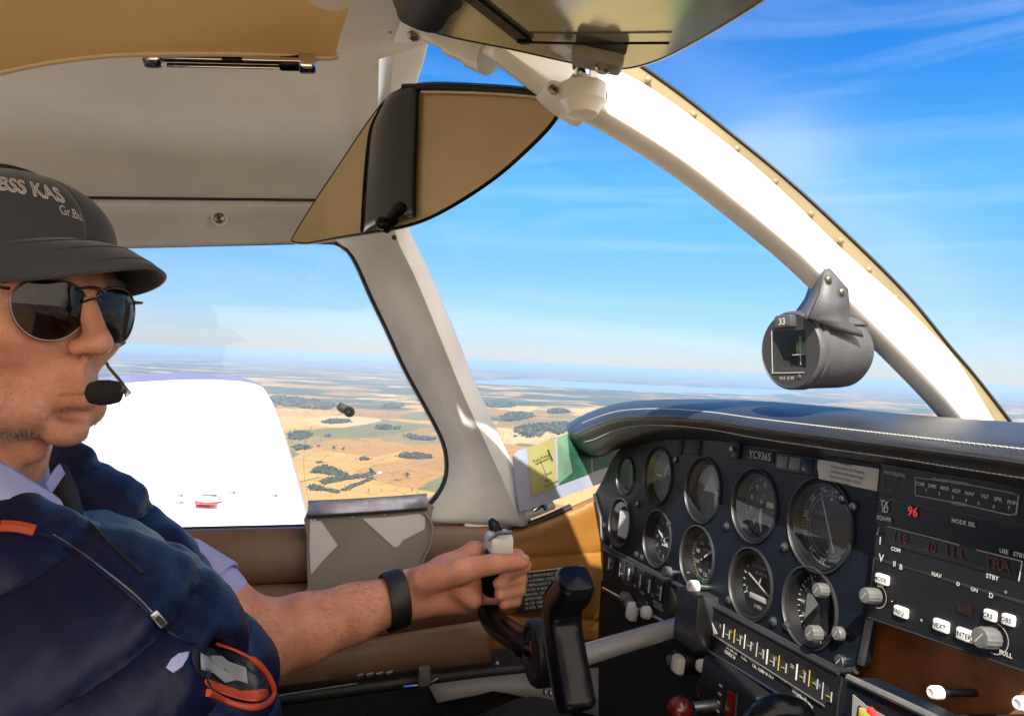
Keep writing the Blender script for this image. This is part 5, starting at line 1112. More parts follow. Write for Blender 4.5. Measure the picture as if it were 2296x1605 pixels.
# ------------------------------------------------------------------ stickers in the corner of the windscreen
ck = empty('checklist_sheet', atL(1165, 1140, 1.16), 'clear sheet with a yellow and two green cards standing against the windscreen', 'card sheet')
cf = plane3(atL(1152, 1130, 1.15), P(1420, 1060, 1.30), atL(1150, 1010, 1.17))
mat('sheet_clear', (.26, .28, .36), .25, coat=.3, var=.08, vscale=5); mat('card_yellow', (.26, .24, .085), .5, var=.1, vscale=12); mat('card_green', (.015, .095, .05), .45, var=.5, vscale=14); mat('card_pale_green', (.12, .22, .14), .4, var=.3, vscale=14); mat('ink', (.03, .03, .02), .6)
m_ = MB(); m_.poly(cf, [cf.uv(u, v) for u, v in [(1149, 1022), (1160, 1010), (1290, 970), (1400, 940), (1400, 1065), (1345, 1084), (1190, 1140), (1166, 1146), (1160, 1120)]], 'sheet_clear', c=0, t=.001); m_.build('sheet', ck)
for pts, mt in (([(1182, 1004), (1242, 981), (1249, 1088), (1192, 1115)], 'card_yellow'), ([(1250, 980), (1272, 972), (1276, 1020), (1284, 1060), (1252, 1084)], 'card_pale_green'), ([(1272, 974), (1326, 965), (1326, 1060), (1252, 1087), (1284, 1058), (1276, 1020)], 'card_green'), ([(1330, 966), (1398, 950), (1398, 1035), (1330, 1058)], 'card_green')):
    m_ = MB(); m_.poly(cf, [cf.uv(u, v, .001) for u, v in pts], mt, c=.0015, t=.0006)
    m_.build('card', ck)
m_ = MB()
a, b = cf.uv(1216, 1034, .002); q = cf.sub(a, b, .0022, .0)
vx = (cf.at(1240, 1020, .002)-cf.at(1195, 1040, .002)); ang = math.atan2(vx.dot(cf.y), vx.dot(cf.x)); q = cf.sub(a, b, .0022, ang)
m_.text(q, 'Fuel Pump', .008, 'ink', 0, .006, c=.0002, fit=.036); m_.text(q, 'Check', .007, 'ink', 0, -.022, c=.0002); m_.text(q, 'Flaps', .006, 'ink', -.004, -.032, c=.0002)
m_.box(q, .030, .0012, .0002, 'ink', b=0); m_.box(q, .0010, .036, .0002, 'ink', a=-.003, b=-.014); m_.box(q, .03, .0010, .0002, 'ink', b=-.04); m_.box(q, .0035, .020, .0002, 'ink', a=.018, b=.004); m_.build('card_print', ck)
# placard
mat('placard_black', (.012, .013, .018), .35)
pf = plane3(atL(1190, 1300, 1.148), atL(1300, 1290, 1.148), atL(1200, 1350, 1.146))
m_ = MB(); m_.poly(pf, [pf.uv(u, v) for u, v in [(1168, 1285), (1306, 1269), (1302, 1360), (1160, 1374)]], 'placard_black', c=.001, t=.002)
m_.tube([pf.at(u, v, .001) for u, v in [(1168, 1284), (1306, 1268), (1303, 1300)]], .0009, 'tan_edge', n=5)
pl_ = tag(m_.build('placard'), 'black placard with lines of white writing on the ochre panel behind the yoke', 'placard')
m_ = MB()
vx = pf.at(1300, 1273, 0)-pf.at(1200, 1284, 0); ang = math.atan2(vx.dot(pf.y), vx.dot(pf.x))
L_ = ['THIS AIRPLANE MUST BE OPERATED', 'AS A NORMAL CATEGORY PLANE IN', 'COMPLIANCE WITH THE LIMITS', 'STATED IN MARKINGS AND FLIGHT', 'MANUAL. NO AEROBATIC TURNS', 'APPROVED  MAX WEIGHT 2325', 'VA 129  DEMONSTRATED X-WIND', '17 KTS  VFR IFR DAY NIGHT']
for i, s_ in enumerate(L_):
    p = pf.uv(1176, 1292+i*10.2, .002); m_.text(pf.sub(p[0], p[1], .0022, ang), s_, .0062, 'mark_white', 0, 0, c=.0002, al='l', bold=True, fit=.088)
m_.build('lettering', pl_)
# ------------------------------------------------------------------ blended volumes -> one smooth surface
class Vol:
    def __init__(s, lo, hi, h):
        s.lo = np.array(lo, float); s.h = h; s.n = np.ceil((np.array(hi)-s.lo)/h).astype(int)+1
        s.d = np.full(s.n, .2, np.float32)
    def _win(s, c, r):
        a = np.maximum(0, np.floor((np.array(c)-r-s.lo)/s.h).astype(int)); b = np.minimum(s.n, np.ceil((np.array(c)+r-s.lo)/s.h).astype(int)+2)
        if (b-a).min() <= 0: return None
        sl_ = tuple(slice(x, y) for x, y in zip(a, b))
        g = np.meshgrid(*[s.lo[i]+s.h*np.arange(a[i], b[i]) for i in range(3)], indexing='ij', sparse=False)
        return sl_, np.stack(g, -1).astype(np.float32)
    def _mix(s, sl_, d, k, op):
        o = s.d[sl_]
        if op == 'u':
            q = np.clip(.5+.5*(o-d)/k, 0, 1); s.d[sl_] = o*(1-q)+d*q-k*q*(1-q)
        elif op == 's':
            q = np.clip(.5-.5*(o+d)/k, 0, 1); s.d[sl_] = o*(1-q)+(-d)*q+k*q*(1-q)
    def ell(s, c, r, k=.012, B=None, op='u'):
        """ellipsoid at world c with radii r along basis B (3 world vectors)"""
        r = np.array(r if hasattr(r, '__len__') else (r, r, r), float); w = s._win(c, r.max()+k+.012)
        if w is None: return
        p = w[1]-np.array(c, np.float32)
        if B is not None: p = p@np.array([list(b) for b in B], np.float32).T
        k0 = np.linalg.norm(p/r, axis=-1); k1 = np.linalg.norm(p/(r*r), axis=-1)+1e-9
        s._mix(w[0], k0*(k0-1)/k1, k, op)
    def cap(s, a, b, ra, rb=None, k=.012, op='u'):
        rb = ra if rb is None else rb; a = np.array(a, float); b = np.array(b, float); c = (a+b)/2
        w = s._win(c, np.abs(b-a)/2+max(ra, rb)+k+.012)
        if w is None: return
        p = w[1]-a.astype(np.float32); ba = (b-a).astype(np.float32); t = np.clip((p@ba)/max(1e-9, ba@ba), 0, 1)
        s._mix(w[0], np.linalg.norm(p-t[..., None]*ba, axis=-1)-(ra+(rb-ra)*t), k, op)
    def chain(s, pts, rs, k=.012, op='u'):
        for i in range(len(pts)-1): s.cap(pts[i], pts[i+1], rs[i], rs[i+1], k if i == 0 else max(k*.6, .004), op)
    def mesh(s):
        d = s.d; n = d.shape; ins = d < 0
        cs = np.zeros([x-1 for x in n], np.int8)
        for i in (0, 1):
            for j in (0, 1):
                for k in (0, 1): cs += ins[i:n[0]-1+i, j:n[1]-1+j, k:n[2]-1+k]
        act = (cs > 0) & (cs < 8); idx = np.argwhere(act); del cs
        num = np.full(act.shape, -1, np.int32); num[act] = np.arange(len(idx))
        acc = np.zeros((len(idx), 3)); cnt = np.zeros(len(idx))
        co = [(i, j, k) for i in (0, 1) for j in (0, 1) for k in (0, 1)]
        val = {c: d[idx[:, 0]+c[0], idx[:, 1]+c[1], idx[:, 2]+c[2]] for c in co}
        for a in co:
            for ax in range(3):
                if a[ax]: continue
                b = list(a); b[ax] = 1; b = tuple(b); va, vb = val[a], val[b]; m = (va < 0) != (vb < 0)
                t = va[m]/(va[m]-vb[m]); p = np.repeat(np.array([a], float), m.sum(), 0); p[:, ax] += t; acc[m] += p; cnt[m] += 1
        vs = (idx+acc/cnt[:, None])*s.h+s.lo
        fs = []
        for ax in range(3):
            o = [x for x in range(3) if x != ax]; e = np.take(ins, range(n[ax]-1), ax); f = np.take(ins, range(1, n[ax]), ax)
            q = np.argwhere(e != f); q = q[(q[:, o[0]] > 0) & (q[:, o[1]] > 0) & (q[:, o[0]] < n[o[0]]-1) & (q[:, o[1]] < n[o[1]]-1)]
            flip = ~e[q[:, 0], q[:, 1], q[:, 2]]
            def g(a, b):
                r = q.copy(); r[:, o[0]] -= a; r[:, o[1]] -= b; return num[r[:, 0], r[:, 1], r[:, 2]]
            quad = np.stack([g(1, 1), g(0, 1), g(0, 0), g(1, 0)], 1)
            if ax == 1: quad = quad[:, ::-1]
            quad[flip] = quad[flip][:, ::-1]; fs.append(quad)
        return vs, np.concatenate(fs)
    def build(s, name, mt, parent=None, cut=None, smooth=True):
        vs, fs = s.mesh(); me = bpy.data.meshes.new(name); base = np.array(wloc(parent) if parent else vs.mean(0))
        me.vertices.add(len(vs)); me.vertices.foreach_set('co', (vs-base).astype(np.float32).ravel())
        me.loops.add(len(fs)*4); me.loops.foreach_set('vertex_index', fs.astype(np.int32).ravel())
        me.polygons.add(len(fs)); me.polygons.foreach_set('loop_start', np.arange(0, len(fs)*4, 4, dtype=np.int32)); me.polygons.foreach_set('loop_total', np.full(len(fs), 4, np.int32))
        me.polygons.foreach_set('use_smooth', [True]*len(fs)); me.update(); me.validate()
        me.materials.append(M[mt]); o = bpy.data.objects.new(name, me); S.collection.objects.link(o)
        if parent: o.parent = parent
        else: o.location = base
        return o, vs

# ------------------------------------------------------------------ skin and cloth
def skin():
    m = bpy.data.materials.new('skin'); m.use_nodes = True; M['skin'] = m; n = m.node_tree.nodes; k = m.node_tree.links; b = n["Principled BSDF"]
    b.inputs['Roughness'].default_value = .48; b.inputs['Subsurface Weight'].default_value = .25; b.inputs['Subsurface Radius'].default_value = (1, .3, .15); b.inputs['Subsurface Scale'].default_value = .004; b.inputs['Specular IOR Level'].default_value = .4
    t = n.new("ShaderNodeTexCoord")
    def nz_(sc, det): q = n.new("ShaderNodeTexNoise"); q.inputs['Scale'].default_value = sc; q.inputs['Detail'].default_value = det; k.new(t.outputs['Object'], q.inputs['Vector']); return q
    a = nz_(34, 7); r = n.new("ShaderNodeValToRGB"); e = r.color_ramp.elements; e[0].position = .3; e[0].color = (.54, .22, .13, 1); e[1].position = .7; e[1].color = (.70, .345, .225, 1)
    k.new(a.outputs[0], r.inputs[0]); c = nz_(260, 3); mr = n.new("ShaderNodeMapRange"); mr.inputs[3].default_value = .86; mr.inputs[4].default_value = 1.1; k.new(c.outputs[0], mr.inputs[0])
    mm = n.new("ShaderNodeMixRGB"); mm.blend_type = 'MULTIPLY'; mm.inputs[0].default_value = 1; k.new(r.outputs[0], mm.inputs[1]); k.new(mr.outputs[0], mm.inputs[2]); k.new(mm.outputs[0], b.inputs['Base Color'])
    v = n.new("ShaderNodeTexVoronoi"); v.inputs['Scale'].default_value = 650; k.new(t.outputs['Object'], v.inputs['Vector'])
    z = nz_(90, 6); ad = n.new("ShaderNodeMath"); ad.operation = 'ADD'; k.new(v.outputs[0], ad.inputs[0]); k.new(z.outputs[0], ad.inputs[1])
    u = n.new("ShaderNodeBump"); u.inputs['Strength'].default_value = .5; u.inputs['Distance'].default_value = .0011; k.new(ad.outputs[0], u.inputs['Height']); k.new(u.outputs[0], b.inputs['Normal'])
skin()
mat('arm_hair', (.16, .09, .05), .6)
mat('nail_skin', (.70, .45, .36), .25)
mat('cap_cloth', (.052, .056, .070), .85, bump=.5, bscale=900, var=.12, vscale=20, sheen=.3)
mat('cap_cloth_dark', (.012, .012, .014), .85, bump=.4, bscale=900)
mat('embroidery', (.62, .60, .62), .7, bump=.5, bscale=1500)
mat('vest_nylon', (.0012, .0040, .030), .52, spec=.3, var=.3, vscale=12)
def quilt(m, base):
    n = m.node_tree.nodes; k = m.node_tree.links; t = n.new("ShaderNodeTexCoord")
    d = n.new("ShaderNodeVectorMath"); d.operation = 'DOT_PRODUCT'; v = Vector((.35, .2, -.85)); d.inputs[1].default_value = v; k.new(t.outputs['Object'], d.inputs[0])
    wn = n.new("ShaderNodeTexNoise"); wn.inputs['Scale'].default_value = 9; k.new(t.outputs['Object'], wn.inputs['Vector'])
    a = n.new("ShaderNodeMath"); a.operation = 'MULTIPLY_ADD'; a.inputs[1].default_value = .012; k.new(wn.outputs[0], a.inputs[0]); k.new(d.outputs['Value'], a.inputs[2])
    b = n.new("ShaderNodeMath"); b.operation = 'MULTIPLY_ADD'; b.inputs[1].default_value = math.pi/.062; b.inputs[2].default_value = v.dot(base)/.062*math.pi-.006*math.pi/.062; k.new(a.outputs[0], b.inputs[0])
    s_ = n.new("ShaderNodeMath"); s_.operation = 'SINE'; k.new(b.outputs[0], s_.inputs[0]); ab = n.new("ShaderNodeMath"); ab.operation = 'ABSOLUTE'; k.new(s_.outputs[0], ab.inputs[0])
    pw = n.new("ShaderNodeMath"); pw.operation = 'POWER'; pw.inputs[1].default_value = .45; k.new(ab.outputs[0], pw.inputs[0])
    mp = n.new("ShaderNodeMapping"); mp.inputs['Rotation'].default_value = (0, .39, 0); mp.inputs['Scale'].default_value = (26, 26, 14); k.new(t.outputs['Object'], mp.inputs[0])
    z = n.new("ShaderNodeTexNoise"); z.inputs['Scale'].default_value = 1; z.inputs['Detail'].default_value = 4; z.inputs['Roughness'].default_value = .5; z.inputs['Distortion'].default_value = .15; k.new(mp.outputs[0], z.inputs['Vector'])
    u = n.new("ShaderNodeMath"); u.operation = 'MULTIPLY_ADD'; u.inputs[1].default_value = .8; k.new(z.outputs[0], u.inputs[0]); k.new(pw.outputs[0], u.inputs[2])
    bp = n.new("ShaderNodeBump"); bp.inputs['Strength'].default_value = .8; bp.inputs['Distance'].default_value = .0055; k.new(u.outputs[0], bp.inputs['Height']); k.new(bp.outputs[0], n["Principled BSDF"].inputs['Normal'])
mat('vest_lining', (.40, .055, .015), .5, bump=.4, bscale=120, dist=.002)
mat('shirt_cotton', (.36, .37, .64), .8, bump=.35, bscale=60, var=.05, vscale=20, dist=.002)
mat('trouser_black', (.010, .010, .013), .85, bump=.5, bscale=200)
mat('band_black', (.008, .008, .009), .5)
mat('grey_lining', (.20, .23, .28), .7, bump=.5, bscale=80, dist=.003)
mat('hair_grey', (.32, .29, .26), .7, bump=.8, bscale=400)
mat('foam_black', (.008, .008, .009), .95, bump=1.0, bscale=700, dist=.0015)
glassmat('lens_dark', (.13, .105, .08), gloss=.8)
mat('gun_metal', (.16, .14, .13), .28, 1)

# ------------------------------------------------------------------ head frame
HF = (A@Vector((.945, -.055, .32))).normalized(); HU = (A@Vector((.055, 1, .0))); HU = (HU-HF*HU.dot(HF)).normalized(); HL = HU.cross(HF)
NAS = P(190, 690, .640); HC = NAS-HF*.093+HU*.006
HS = 1.0
def H(x, y, z, m=1):
    z = z-12*max(0, min(1, (-50-z)/12))*m
    return HC+(HF*x+HL*y+HU*z)*(.001*HS)
HB = (HF, HL, HU)
quilt(M['vest_nylon'], AC(.70, -.62, -.25))
person = empty('person', AC(.70, -.62, -.25), 'pilot in grey cap, aviator sunglasses and navy quilted vest holding the control yoke', 'person')
lo = (-.64, .40, -.50); hi = (.09, 1.10, .22)
V = Vol(lo, hi, .0026)
def he(x, y, z, rx, ry, rz, k=12, op='u', B=None): V.ell(H(x, y, z), (rx*.001, ry*.001, rz*.001), k*.001, B or HB, op)
def hc(p, q, r0, r1=None, k=8, op='u'): V.cap(H(*p), H(*q), r0*.001, (r1 if r1 is not None else r0)*.001, k*.001, op)
he(-12, 0, 22, 95, 76, 84)                     # skull
he(38, 0, 10, 52, 60, 62, 20)                   # forehead and eye level
he(40, 0, -42, 50, 55, 58, 20)                  # mid face
he(28, 0, -82, 56, 52, 32, 20)                  # jaw
he(-5, 40, -62, 34, 20, 40, 22); he(-5, -40, -62, 34, 20, 40, 22)
he(80, 0, -104, 15, 19, 13, 16)                 # chin
he(74, 0, -72, 22, 26, 22, 18)                  # muzzle
for s_ in (-1, 1):
    hc((84, s_*14, 15), (76, s_*44, 14), 8, 9, 14)           # brow
    he(60, s_*42, -30, 24, 20, 20, 20)                       # cheek
    he(58, s_*33, -85, 24, 15, 18, 16)                       # jowl
    he(84, s_*32, -4, 11, 17, 12, 10, 's')                   # socket
    he(76, s_*31, -4, 12, 14, 11, 5)                         # lid
    he(100, s_*12.5, -41, 9, 6, 7, 5)                      # wing of the nose
    hc((93, s_*19, -44), (82, s_*34, -66), 1.2, .8, 9, 's')  # fold from nose to mouth
    he(104, s_*8.4, -44.5, 5.5, 2.8, 3.4, 2, 's')               # nostril
hc((89, 0, 8), (110, 0, -32), 8.5, 9.5, 10); he(110, 0, -37, 12, 11.5, 10, 7)    # nose
hc((98, 0, -50), (90, 0, -60), 3, 4, 10)
hc((86, -15, -66.5), (95.5, 0, -65), 2.0, 3.2, 8); hc((95.5, 0, -65), (86, 15, -66.5), 3.2, 2.0, 8)
hc((86, -14, -76), (94, 0, -77), 2.6, 4.0, 8); hc((94, 0, -77), (86, 14, -76), 4.0, 2.6, 8)
hc((78, -27, -73), (92, -14, -70.5), .5, .9, 2.2, 's'); hc((92, -14, -70.5), (99, 0, -70.5), .9, 1.1, 2.2, 's'); hc((99, 0, -70.5), (92, 14, -70.5), 1.1, .9, 2.2, 's'); hc((92, 14, -70.5), (78, 27, -73), .9, .5, 2.2, 's')
he(88, 0, -88, 10, 18, 5, 8, 's')
for s_ in (-1, 1):
    hc((70, s_*43, -58), (60, s_*47, -84), .4, .4, 7, 's'); hc((78, s_*30, -24), (64, s_*46, -20), .3, .3, 5, 's')
    hc((62, s_*56, 4), (50, s_*64, 10), .3, .3, 3, 's'); hc((60, s_*56, -3), (48, s_*64, -6), .3, .3, 3, 's')
for z_ in (32, 40): hc((86, -24, z_), (90, 0, z_+1), .3, .3, 3, 's'); hc((90, 0, z_+1), (86, 24, z_), .3, .3, 3, 's')
for z_ in (-128, -150): hc((20, -50, z_), (36, 0, z_-4), .6, .6, 6, 's'); hc((36, 0, z_-4), (20, 50, z_), .6, .6, 6, 's')
for s_ in (-1, 1):                               # ears
    he(-14, s_*79, -14, 17, 6, 30, 8, B=(HF, HL, HU)); he(-12, s_*85, -10, 9, 5, 17, 5, 's'); he(-10, s_*80, -40, 9, 5, 9, 6)
V.chain([H(-14, 0, -60), H(-34, 0, -130), H(-50, 0, -200)], [.056, .057, .064], .03)   # neck
hc((28, -8, -112), (6, -30, -190), 13, 15, 22); he(44, 0, -122, 10, 9, 12, 14)
sh = AC(.93, -.27, -.17)
V.chain([H(-45, 0, -200), AC(.80, -.215, -.24), sh], [.062, .06, .055], .03)
# left arm reaching to the yoke
el_p = P(585, 1438, .90); wr = P(905, 1336, .975); pal = P(1020, 1300, .985)
V.chain([sh, P(330, 1290, .90), P(470, 1375, .895), el_p], [.055, .054, .050, .044], .02)
V.chain([el_p, P(680, 1410, .915), P(790, 1375, .945), wr], [.044, .0425, .036, .0285], .02)
V.ell(P(560, 1452, .905), (.036, .030, .030), .02)
def pc(a, b, r0, r1=None, k=.008): V.cap(P(*a), P(*b), r0, r1, k)
pc((900, 1328, .978), (1000, 1282, .985), .024, .021, .014); pc((1000, 1282, .985), (1062, 1244, .995), .021, .017, .012)
pc((905, 1338, .975), (1040, 1308, .990), .026, .024, .014); pc((915, 1348, .975), (1050, 1345, .985), .021, .018, .014)
pc((950, 1300, .960), (1035, 1280, .950), .0195, .0165, .012); pc((1030, 1320, .965), (1060, 1345, .965), .012, .012, .012)
pc((1035, 1278, .948), (1105, 1264, .944), .0155, .0128, .009); pc((1105, 1264, .944), (1166, 1260, .952), .0125, .0098, .004)   # thumb
V.ell(P(1172, 1258, .951), (.0095, .0095, .0095), .004)
for (m, p1_, p2_, p3_, r_) in (((1062, 1236, 1.005), (1160, 1248, 1.020), (1174, 1268, .985), (1134, 1288, .962), .0100), ((1064, 1275, 1.010), (1162, 1284, 1.022), (1165, 1298, .985), (1120, 1308, .958), .0102),
                            ((1062, 1310, 1.008), (1158, 1314, 1.018), (1163, 1322, .983), (1122, 1332, .958), .0096), ((1060, 1340, 1.0), (1148, 1340, 1.008), (1155, 1346, .982), (1130, 1354, .962), .0085)):
    V.chain([P(*m), P(*p1_), P(*p2_), P(*p3_)], [r_*1.15, r_*1.03, r_, r_*.88], .0045); V.ell(P(*m), (r_*1.35,)*3, .008)
body, bvs = V.build('body', 'skin', person); del V
from mathutils.bvhtree import BVHTree
_b = wloc(person); bb_ = BVHTree.FromPolygons([Vector(v.co)+_b for v in body.data.vertices], [tuple(p.vertices) for p in body.data.polygons])
# finger nails
m_ = MB()
for (u, v, z, ex, ey, r_) in ((1178, 1251, .944, (1, .0, .1), (0, 1, .55), .0055),):
    q = Fr(P(u, v, z), A@Vector(ex), A@Vector(ey)); m_.lathe(q, [(r_, 0), (r_*.8, .0010), (.0002, .0014)], 'nail_skin', n=14)
m_.build('nail', person)

# wristband
bc = P(884, 1345, .967); bd = (wr-P(790, 1375, .945)).normalized(); bf = Fr(bc, HU, (A@Vector((0, 0, 1)))); bf.z = bd; bf.x = (UA-bd*UA.dot(bd)).normalized(); bf.y = bd.cross(bf.x)
m_ = MB(); rows = []
for (o_, c_) in ((0, -.013), (.0022, -.0125), (.003, -.009), (.003, .009), (.0022, .0125), (0, .013)):
    rr_ = []
    for a in range(41):
        t = 2*math.pi*a/40; rr_.append(bf.p((.0345+o_)*math.cos(t), (.0335+o_)*math.sin(t), c_+.004*math.cos(t)))
    rows.append(rr_)
m_.grid(rows, 'band_black'); o = m_.build('wristband', person, thick=.001); 

# ------------------------------------------------------------------ cap with curved peak
capo = bpy.data.objects.new('cap', None); 
def crown(th, ph, off=0):
    rzz = 62
    """point on the cap: th round the head (0 front, left positive), ph 0 rim .. 1 top"""
    e = ph*math.pi/2; rx, ry, rz = 99+off, 83+off, 63+off
    b = 1-.10*math.sin(e)**2*0
    ex = 1.0; cz = math.sin(e)**.95; ce = math.cos(e)**.86
    z0 = 51
    return H(-10+rx*ce*math.cos(th), ry*ce*math.sin(th), z0+rz*cz+(-10 if False else 0)-8*(1-ph)*(1-math.cos(th))*.5)
m_ = MB(); rows = [[crown(2*math.pi*j/72, i/22) for j in range(73)] for i in range(23)]
rows = [[crown(2*math.pi*j/72, 0, 0)-HU*.014 for j in range(73)]]+rows
m_.grid(rows, 'cap_cloth'); cap_o = m_.build('cap', person, thick=.0018, off=1, smooth=60)
# seams of the panels, button, band line
m_ = MB()
for k in range(6):
    th = math.pi*k/3; m_.tube([crown(th, i/16, .9) for i in range(0, 16)], .0009, 'cap_cloth_dark', n=5)
m_.tube([crown(2*math.pi*j/60, .16, .6) for j in range(60)], .0008, 'cap_cloth_dark', n=5, closed=True); m_.lathe(Fr(crown(0, .999, 1), HF, HL), [(.007, 0), (.006, .003), (.0002, .005)], 'cap_cloth', n=16); m_.build('seam', cap_o)
# dark rear panels of the crown
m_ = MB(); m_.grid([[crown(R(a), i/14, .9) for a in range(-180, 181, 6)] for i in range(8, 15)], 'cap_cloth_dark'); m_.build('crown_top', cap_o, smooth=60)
# peak
rows = []
for i in range(15):
    s_ = i/14; row = []
    for j in range(33):
        y = -1+2*j/32; yy = 65*y; xin = -10+98*math.sqrt(max(0, 1-(yy/84)**2)); ln = 76*(max(0, 1-abs(y)**2.6))**.62
        xo = xin+ln; x = xin-3+(xo-xin+3)*s_; z = 52-13*abs(y)**2 - 22*s_ - 10*(s_*abs(y)**1.4)+ 7*math.sin(s_*math.pi)*.8
        row.append(H(x, yy*(1-.02*s_), z))
    rows.append(row)
m_ = MB(); m_.grid(rows, 'cap_cloth'); pk_ = m_.build('peak', cap_o, thick=.0035, smooth=60)
m_ = MB()
for k_ in (4, 8, 12): m_.tube([r_*1 for r_ in [rows[int(k_)][j]+HU*.0021 for j in range(2, 31)]], .0005, 'cap_cloth_dark', n=4)
m_.build('peak_stitching', cap_o)
# embroidery wrapped round the front
def wrap(s_, size, th0, ph0, outline, slant=0, rise=0):
    cu_ = bpy.data.curves.new("t", 'FONT'); cu_.body = s_; cu_.size = 1; cu_.resolution_u = 3
    if outline: cu_.fill_mode = 'NONE'; cu_.bevel_depth = .035; cu_.bevel_resolution = 0
    o_ = bpy.data.objects.new("t", cu_); S.collection.objects.link(o_); dg = bpy.context.evaluated_depsgraph_get(); me = bpy.data.meshes.new_from_object(o_.evaluated_get(dg))
    vs = []
    for v in me.vertices:
        th = th0+v.co.x*size/100*1.0; ph = ph0+v.co.y*size/76+rise*v.co.x; vs.append(crown(th+slant*v.co.y, ph, 2.2+v.co.z*size*.6))
    fs = [tuple(p.vertices) for p in me.polygons]; bpy.data.objects.remove(o_); bpy.data.curves.remove(cu_); bpy.data.meshes.remove(me); return vs, fs
m_ = MB(); vs, fs = wrap('BSS KAS', 18, -.80, .36, True, rise=-.012); m_.add(vs, fs, 'embroidery'); vs, fs = wrap('Gr.Bu.', 9.5, -.26, .20, False, rise=-.012); m_.add(vs, fs, 'embroidery'); m_.build('embroidery', cap_o)
# grey hair at the temples and nape
m_ = MB(); rnd = random.Random(3)
for i in range(900):
    th = rnd.choice((-1, 1))*rnd.uniform(1.75, 3.1); z = rnd.uniform(-28, 22); 
    if abs(th) < 2.1 and z < -12: continue
    x, y = -12+98*math.cos(th)*.96, 77*math.sin(th); q = H(x, y, z); dn = (q-H(-12, 0, z)).normalized(); m_.tube([q-dn*.002, q+dn*.002-HU*.008+HF*-.003, q+dn*.001-HU*.015-HF*.006], .0006, 'hair_grey', n=3, cap=False)
m_.build('hair', person)
m_ = MB()
for i in range(260):
    s_ = rnd.choice((-1, 1)); y = s_*rnd.uniform(14, 48); z = 19+rnd.uniform(-3, 3)-abs(abs(y)-30)*.12; x = 92-((abs(y)-14)/34)**2*13
    q = H(x+rnd.uniform(0, 1.5), y, z); m_.tube([q-HF*.002, q+HF*.0022+HL*(s_*.003)+HU*.0012, q+HF*.001+HL*(s_*.007)+HU*.0006], .00035, 'hair_grey', n=3, cap=False)
m_.build('eyebrows', person)
m_ = MB()
for i in range(2600):                       # short grey stubble on chin, jaw and upper lip
    a = rnd.uniform(-1.5, 1.5); z = rnd.uniform(-112, -58)
    if z > -78 and abs(a) < .55 and z < -64: continue
    o_ = H(30, 0, z); d_ = (HF*math.cos(a)+HL*math.sin(a)).normalized(); hit = bb_.ray_cast(o_+d_*.16, -d_)
    if hit[0] is None: continue
    q = hit[0]; n_ = hit[1]; m_.tube([q-n_*.0003, q+(n_*.7-HU*.7)*.0012], .00016, 'hair_grey', n=3, cap=False)
m_.build('stubble', person)
m_ = MB()
for i in range(700):                       # fine hair on the forearm
    t = rnd.random()**.9; ax_ = el_p.lerp(wr, t); a = rnd.uniform(0, 6.283); d_ = (A@Vector((math.cos(a)*.3, math.sin(a), abs(math.cos(a))))).normalized(); hit = bb_.ray_cast(ax_+d_*.12, -d_)
    if hit[0] is None: continue
    q = hit[0]; n_ = hit[1]; dr = ((wr-el_p).normalized()*.8-UA*.5+n_*.25+Vector((rnd.uniform(-.3, .3),)*3)).normalized(); m_.tube([q, q+dr*.003+n_*.0004, q+dr*.006], .00013, 'arm_hair', n=3, cap=False)
m_.build('arm_hair', person)

# ------------------------------------------------------------------ sunglasses
sg = empty('sunglasses', H(104, 0, 0), 'dark aviator sunglasses with a thin metal frame on the pilot', 'sunglasses')
def lens(s_):
    pts = []
    for a in range(40):
        t = 2*math.pi*a/40; x = math.cos(t); z = math.sin(t)
        w = 29.5*(1 if z > 0 else 1-.16*abs(z)); px = s_*(w*abs(x)**.92*math.copysign(1, x)); pz = (22 if z > 0 else 29)*math.copysign(abs(z)**.88, z)
        # aviator drop towards the outside
        px += s_*(-2+ 2.2*max(0, -z)); pts.append((px, pz))
    def place(px, pz):
        y = s_*34+px; x = 101-((y/62)**2)*15-abs(pz)*.03-(px*px+pz*pz)*.0016; return H(x, y, -7+pz)
    rim = [place(*p) for p in pts]; m_ = MB(); ce = place(0, 0)
    rings = [[place(p[0]*f, p[1]*f) for p in pts+[pts[0]]] for f in (1, .75, .5, .25, .02)]; m_.grid(rings, 'lens_dark'); m_.build('lens', sg, smooth=80)
    m_ = MB(); m_.tube(rim, .0010, 'gun_metal', n=8, closed=True); m_.build('rim', sg); return place
pr, pl2 = lens(-1), lens(1)
m_ = MB(); m_.tube(cr([H(99, -14, 9), H(103, -6, 11.5), H(104, 0, 12), H(103, 6, 11.5), H(99, 14, 9)], 4), .0011, 'gun_metal', n=8); m_.tube(cr([H(100, -9, -2), H(105, -3, 2), H(105, 3, 2), H(100, 9, -2)], 4), .0010, 'gun_metal', n=8); m_.build('bridge', sg)
for s_ in (-1, 1):
    m_ = MB(); m_.tube(cr([H(83, s_*62, 4), H(84, s_*66, 4), H(78, s_*74, 4), H(30, s_*80, 2), (H(-10, s_*83, 0)), H(-28, s_*84, -18)], 5), [.0018]*3+[.0014]*23, 'gun_metal', n=8); m_.build('temple', sg)
    m_ = MB(); m_.tube([H(96, s_*11, -4), H(92, s_*11, -8)], [.0008, .0035], 'gauge_glass', n=8); m_.build('nose_pad', sg)

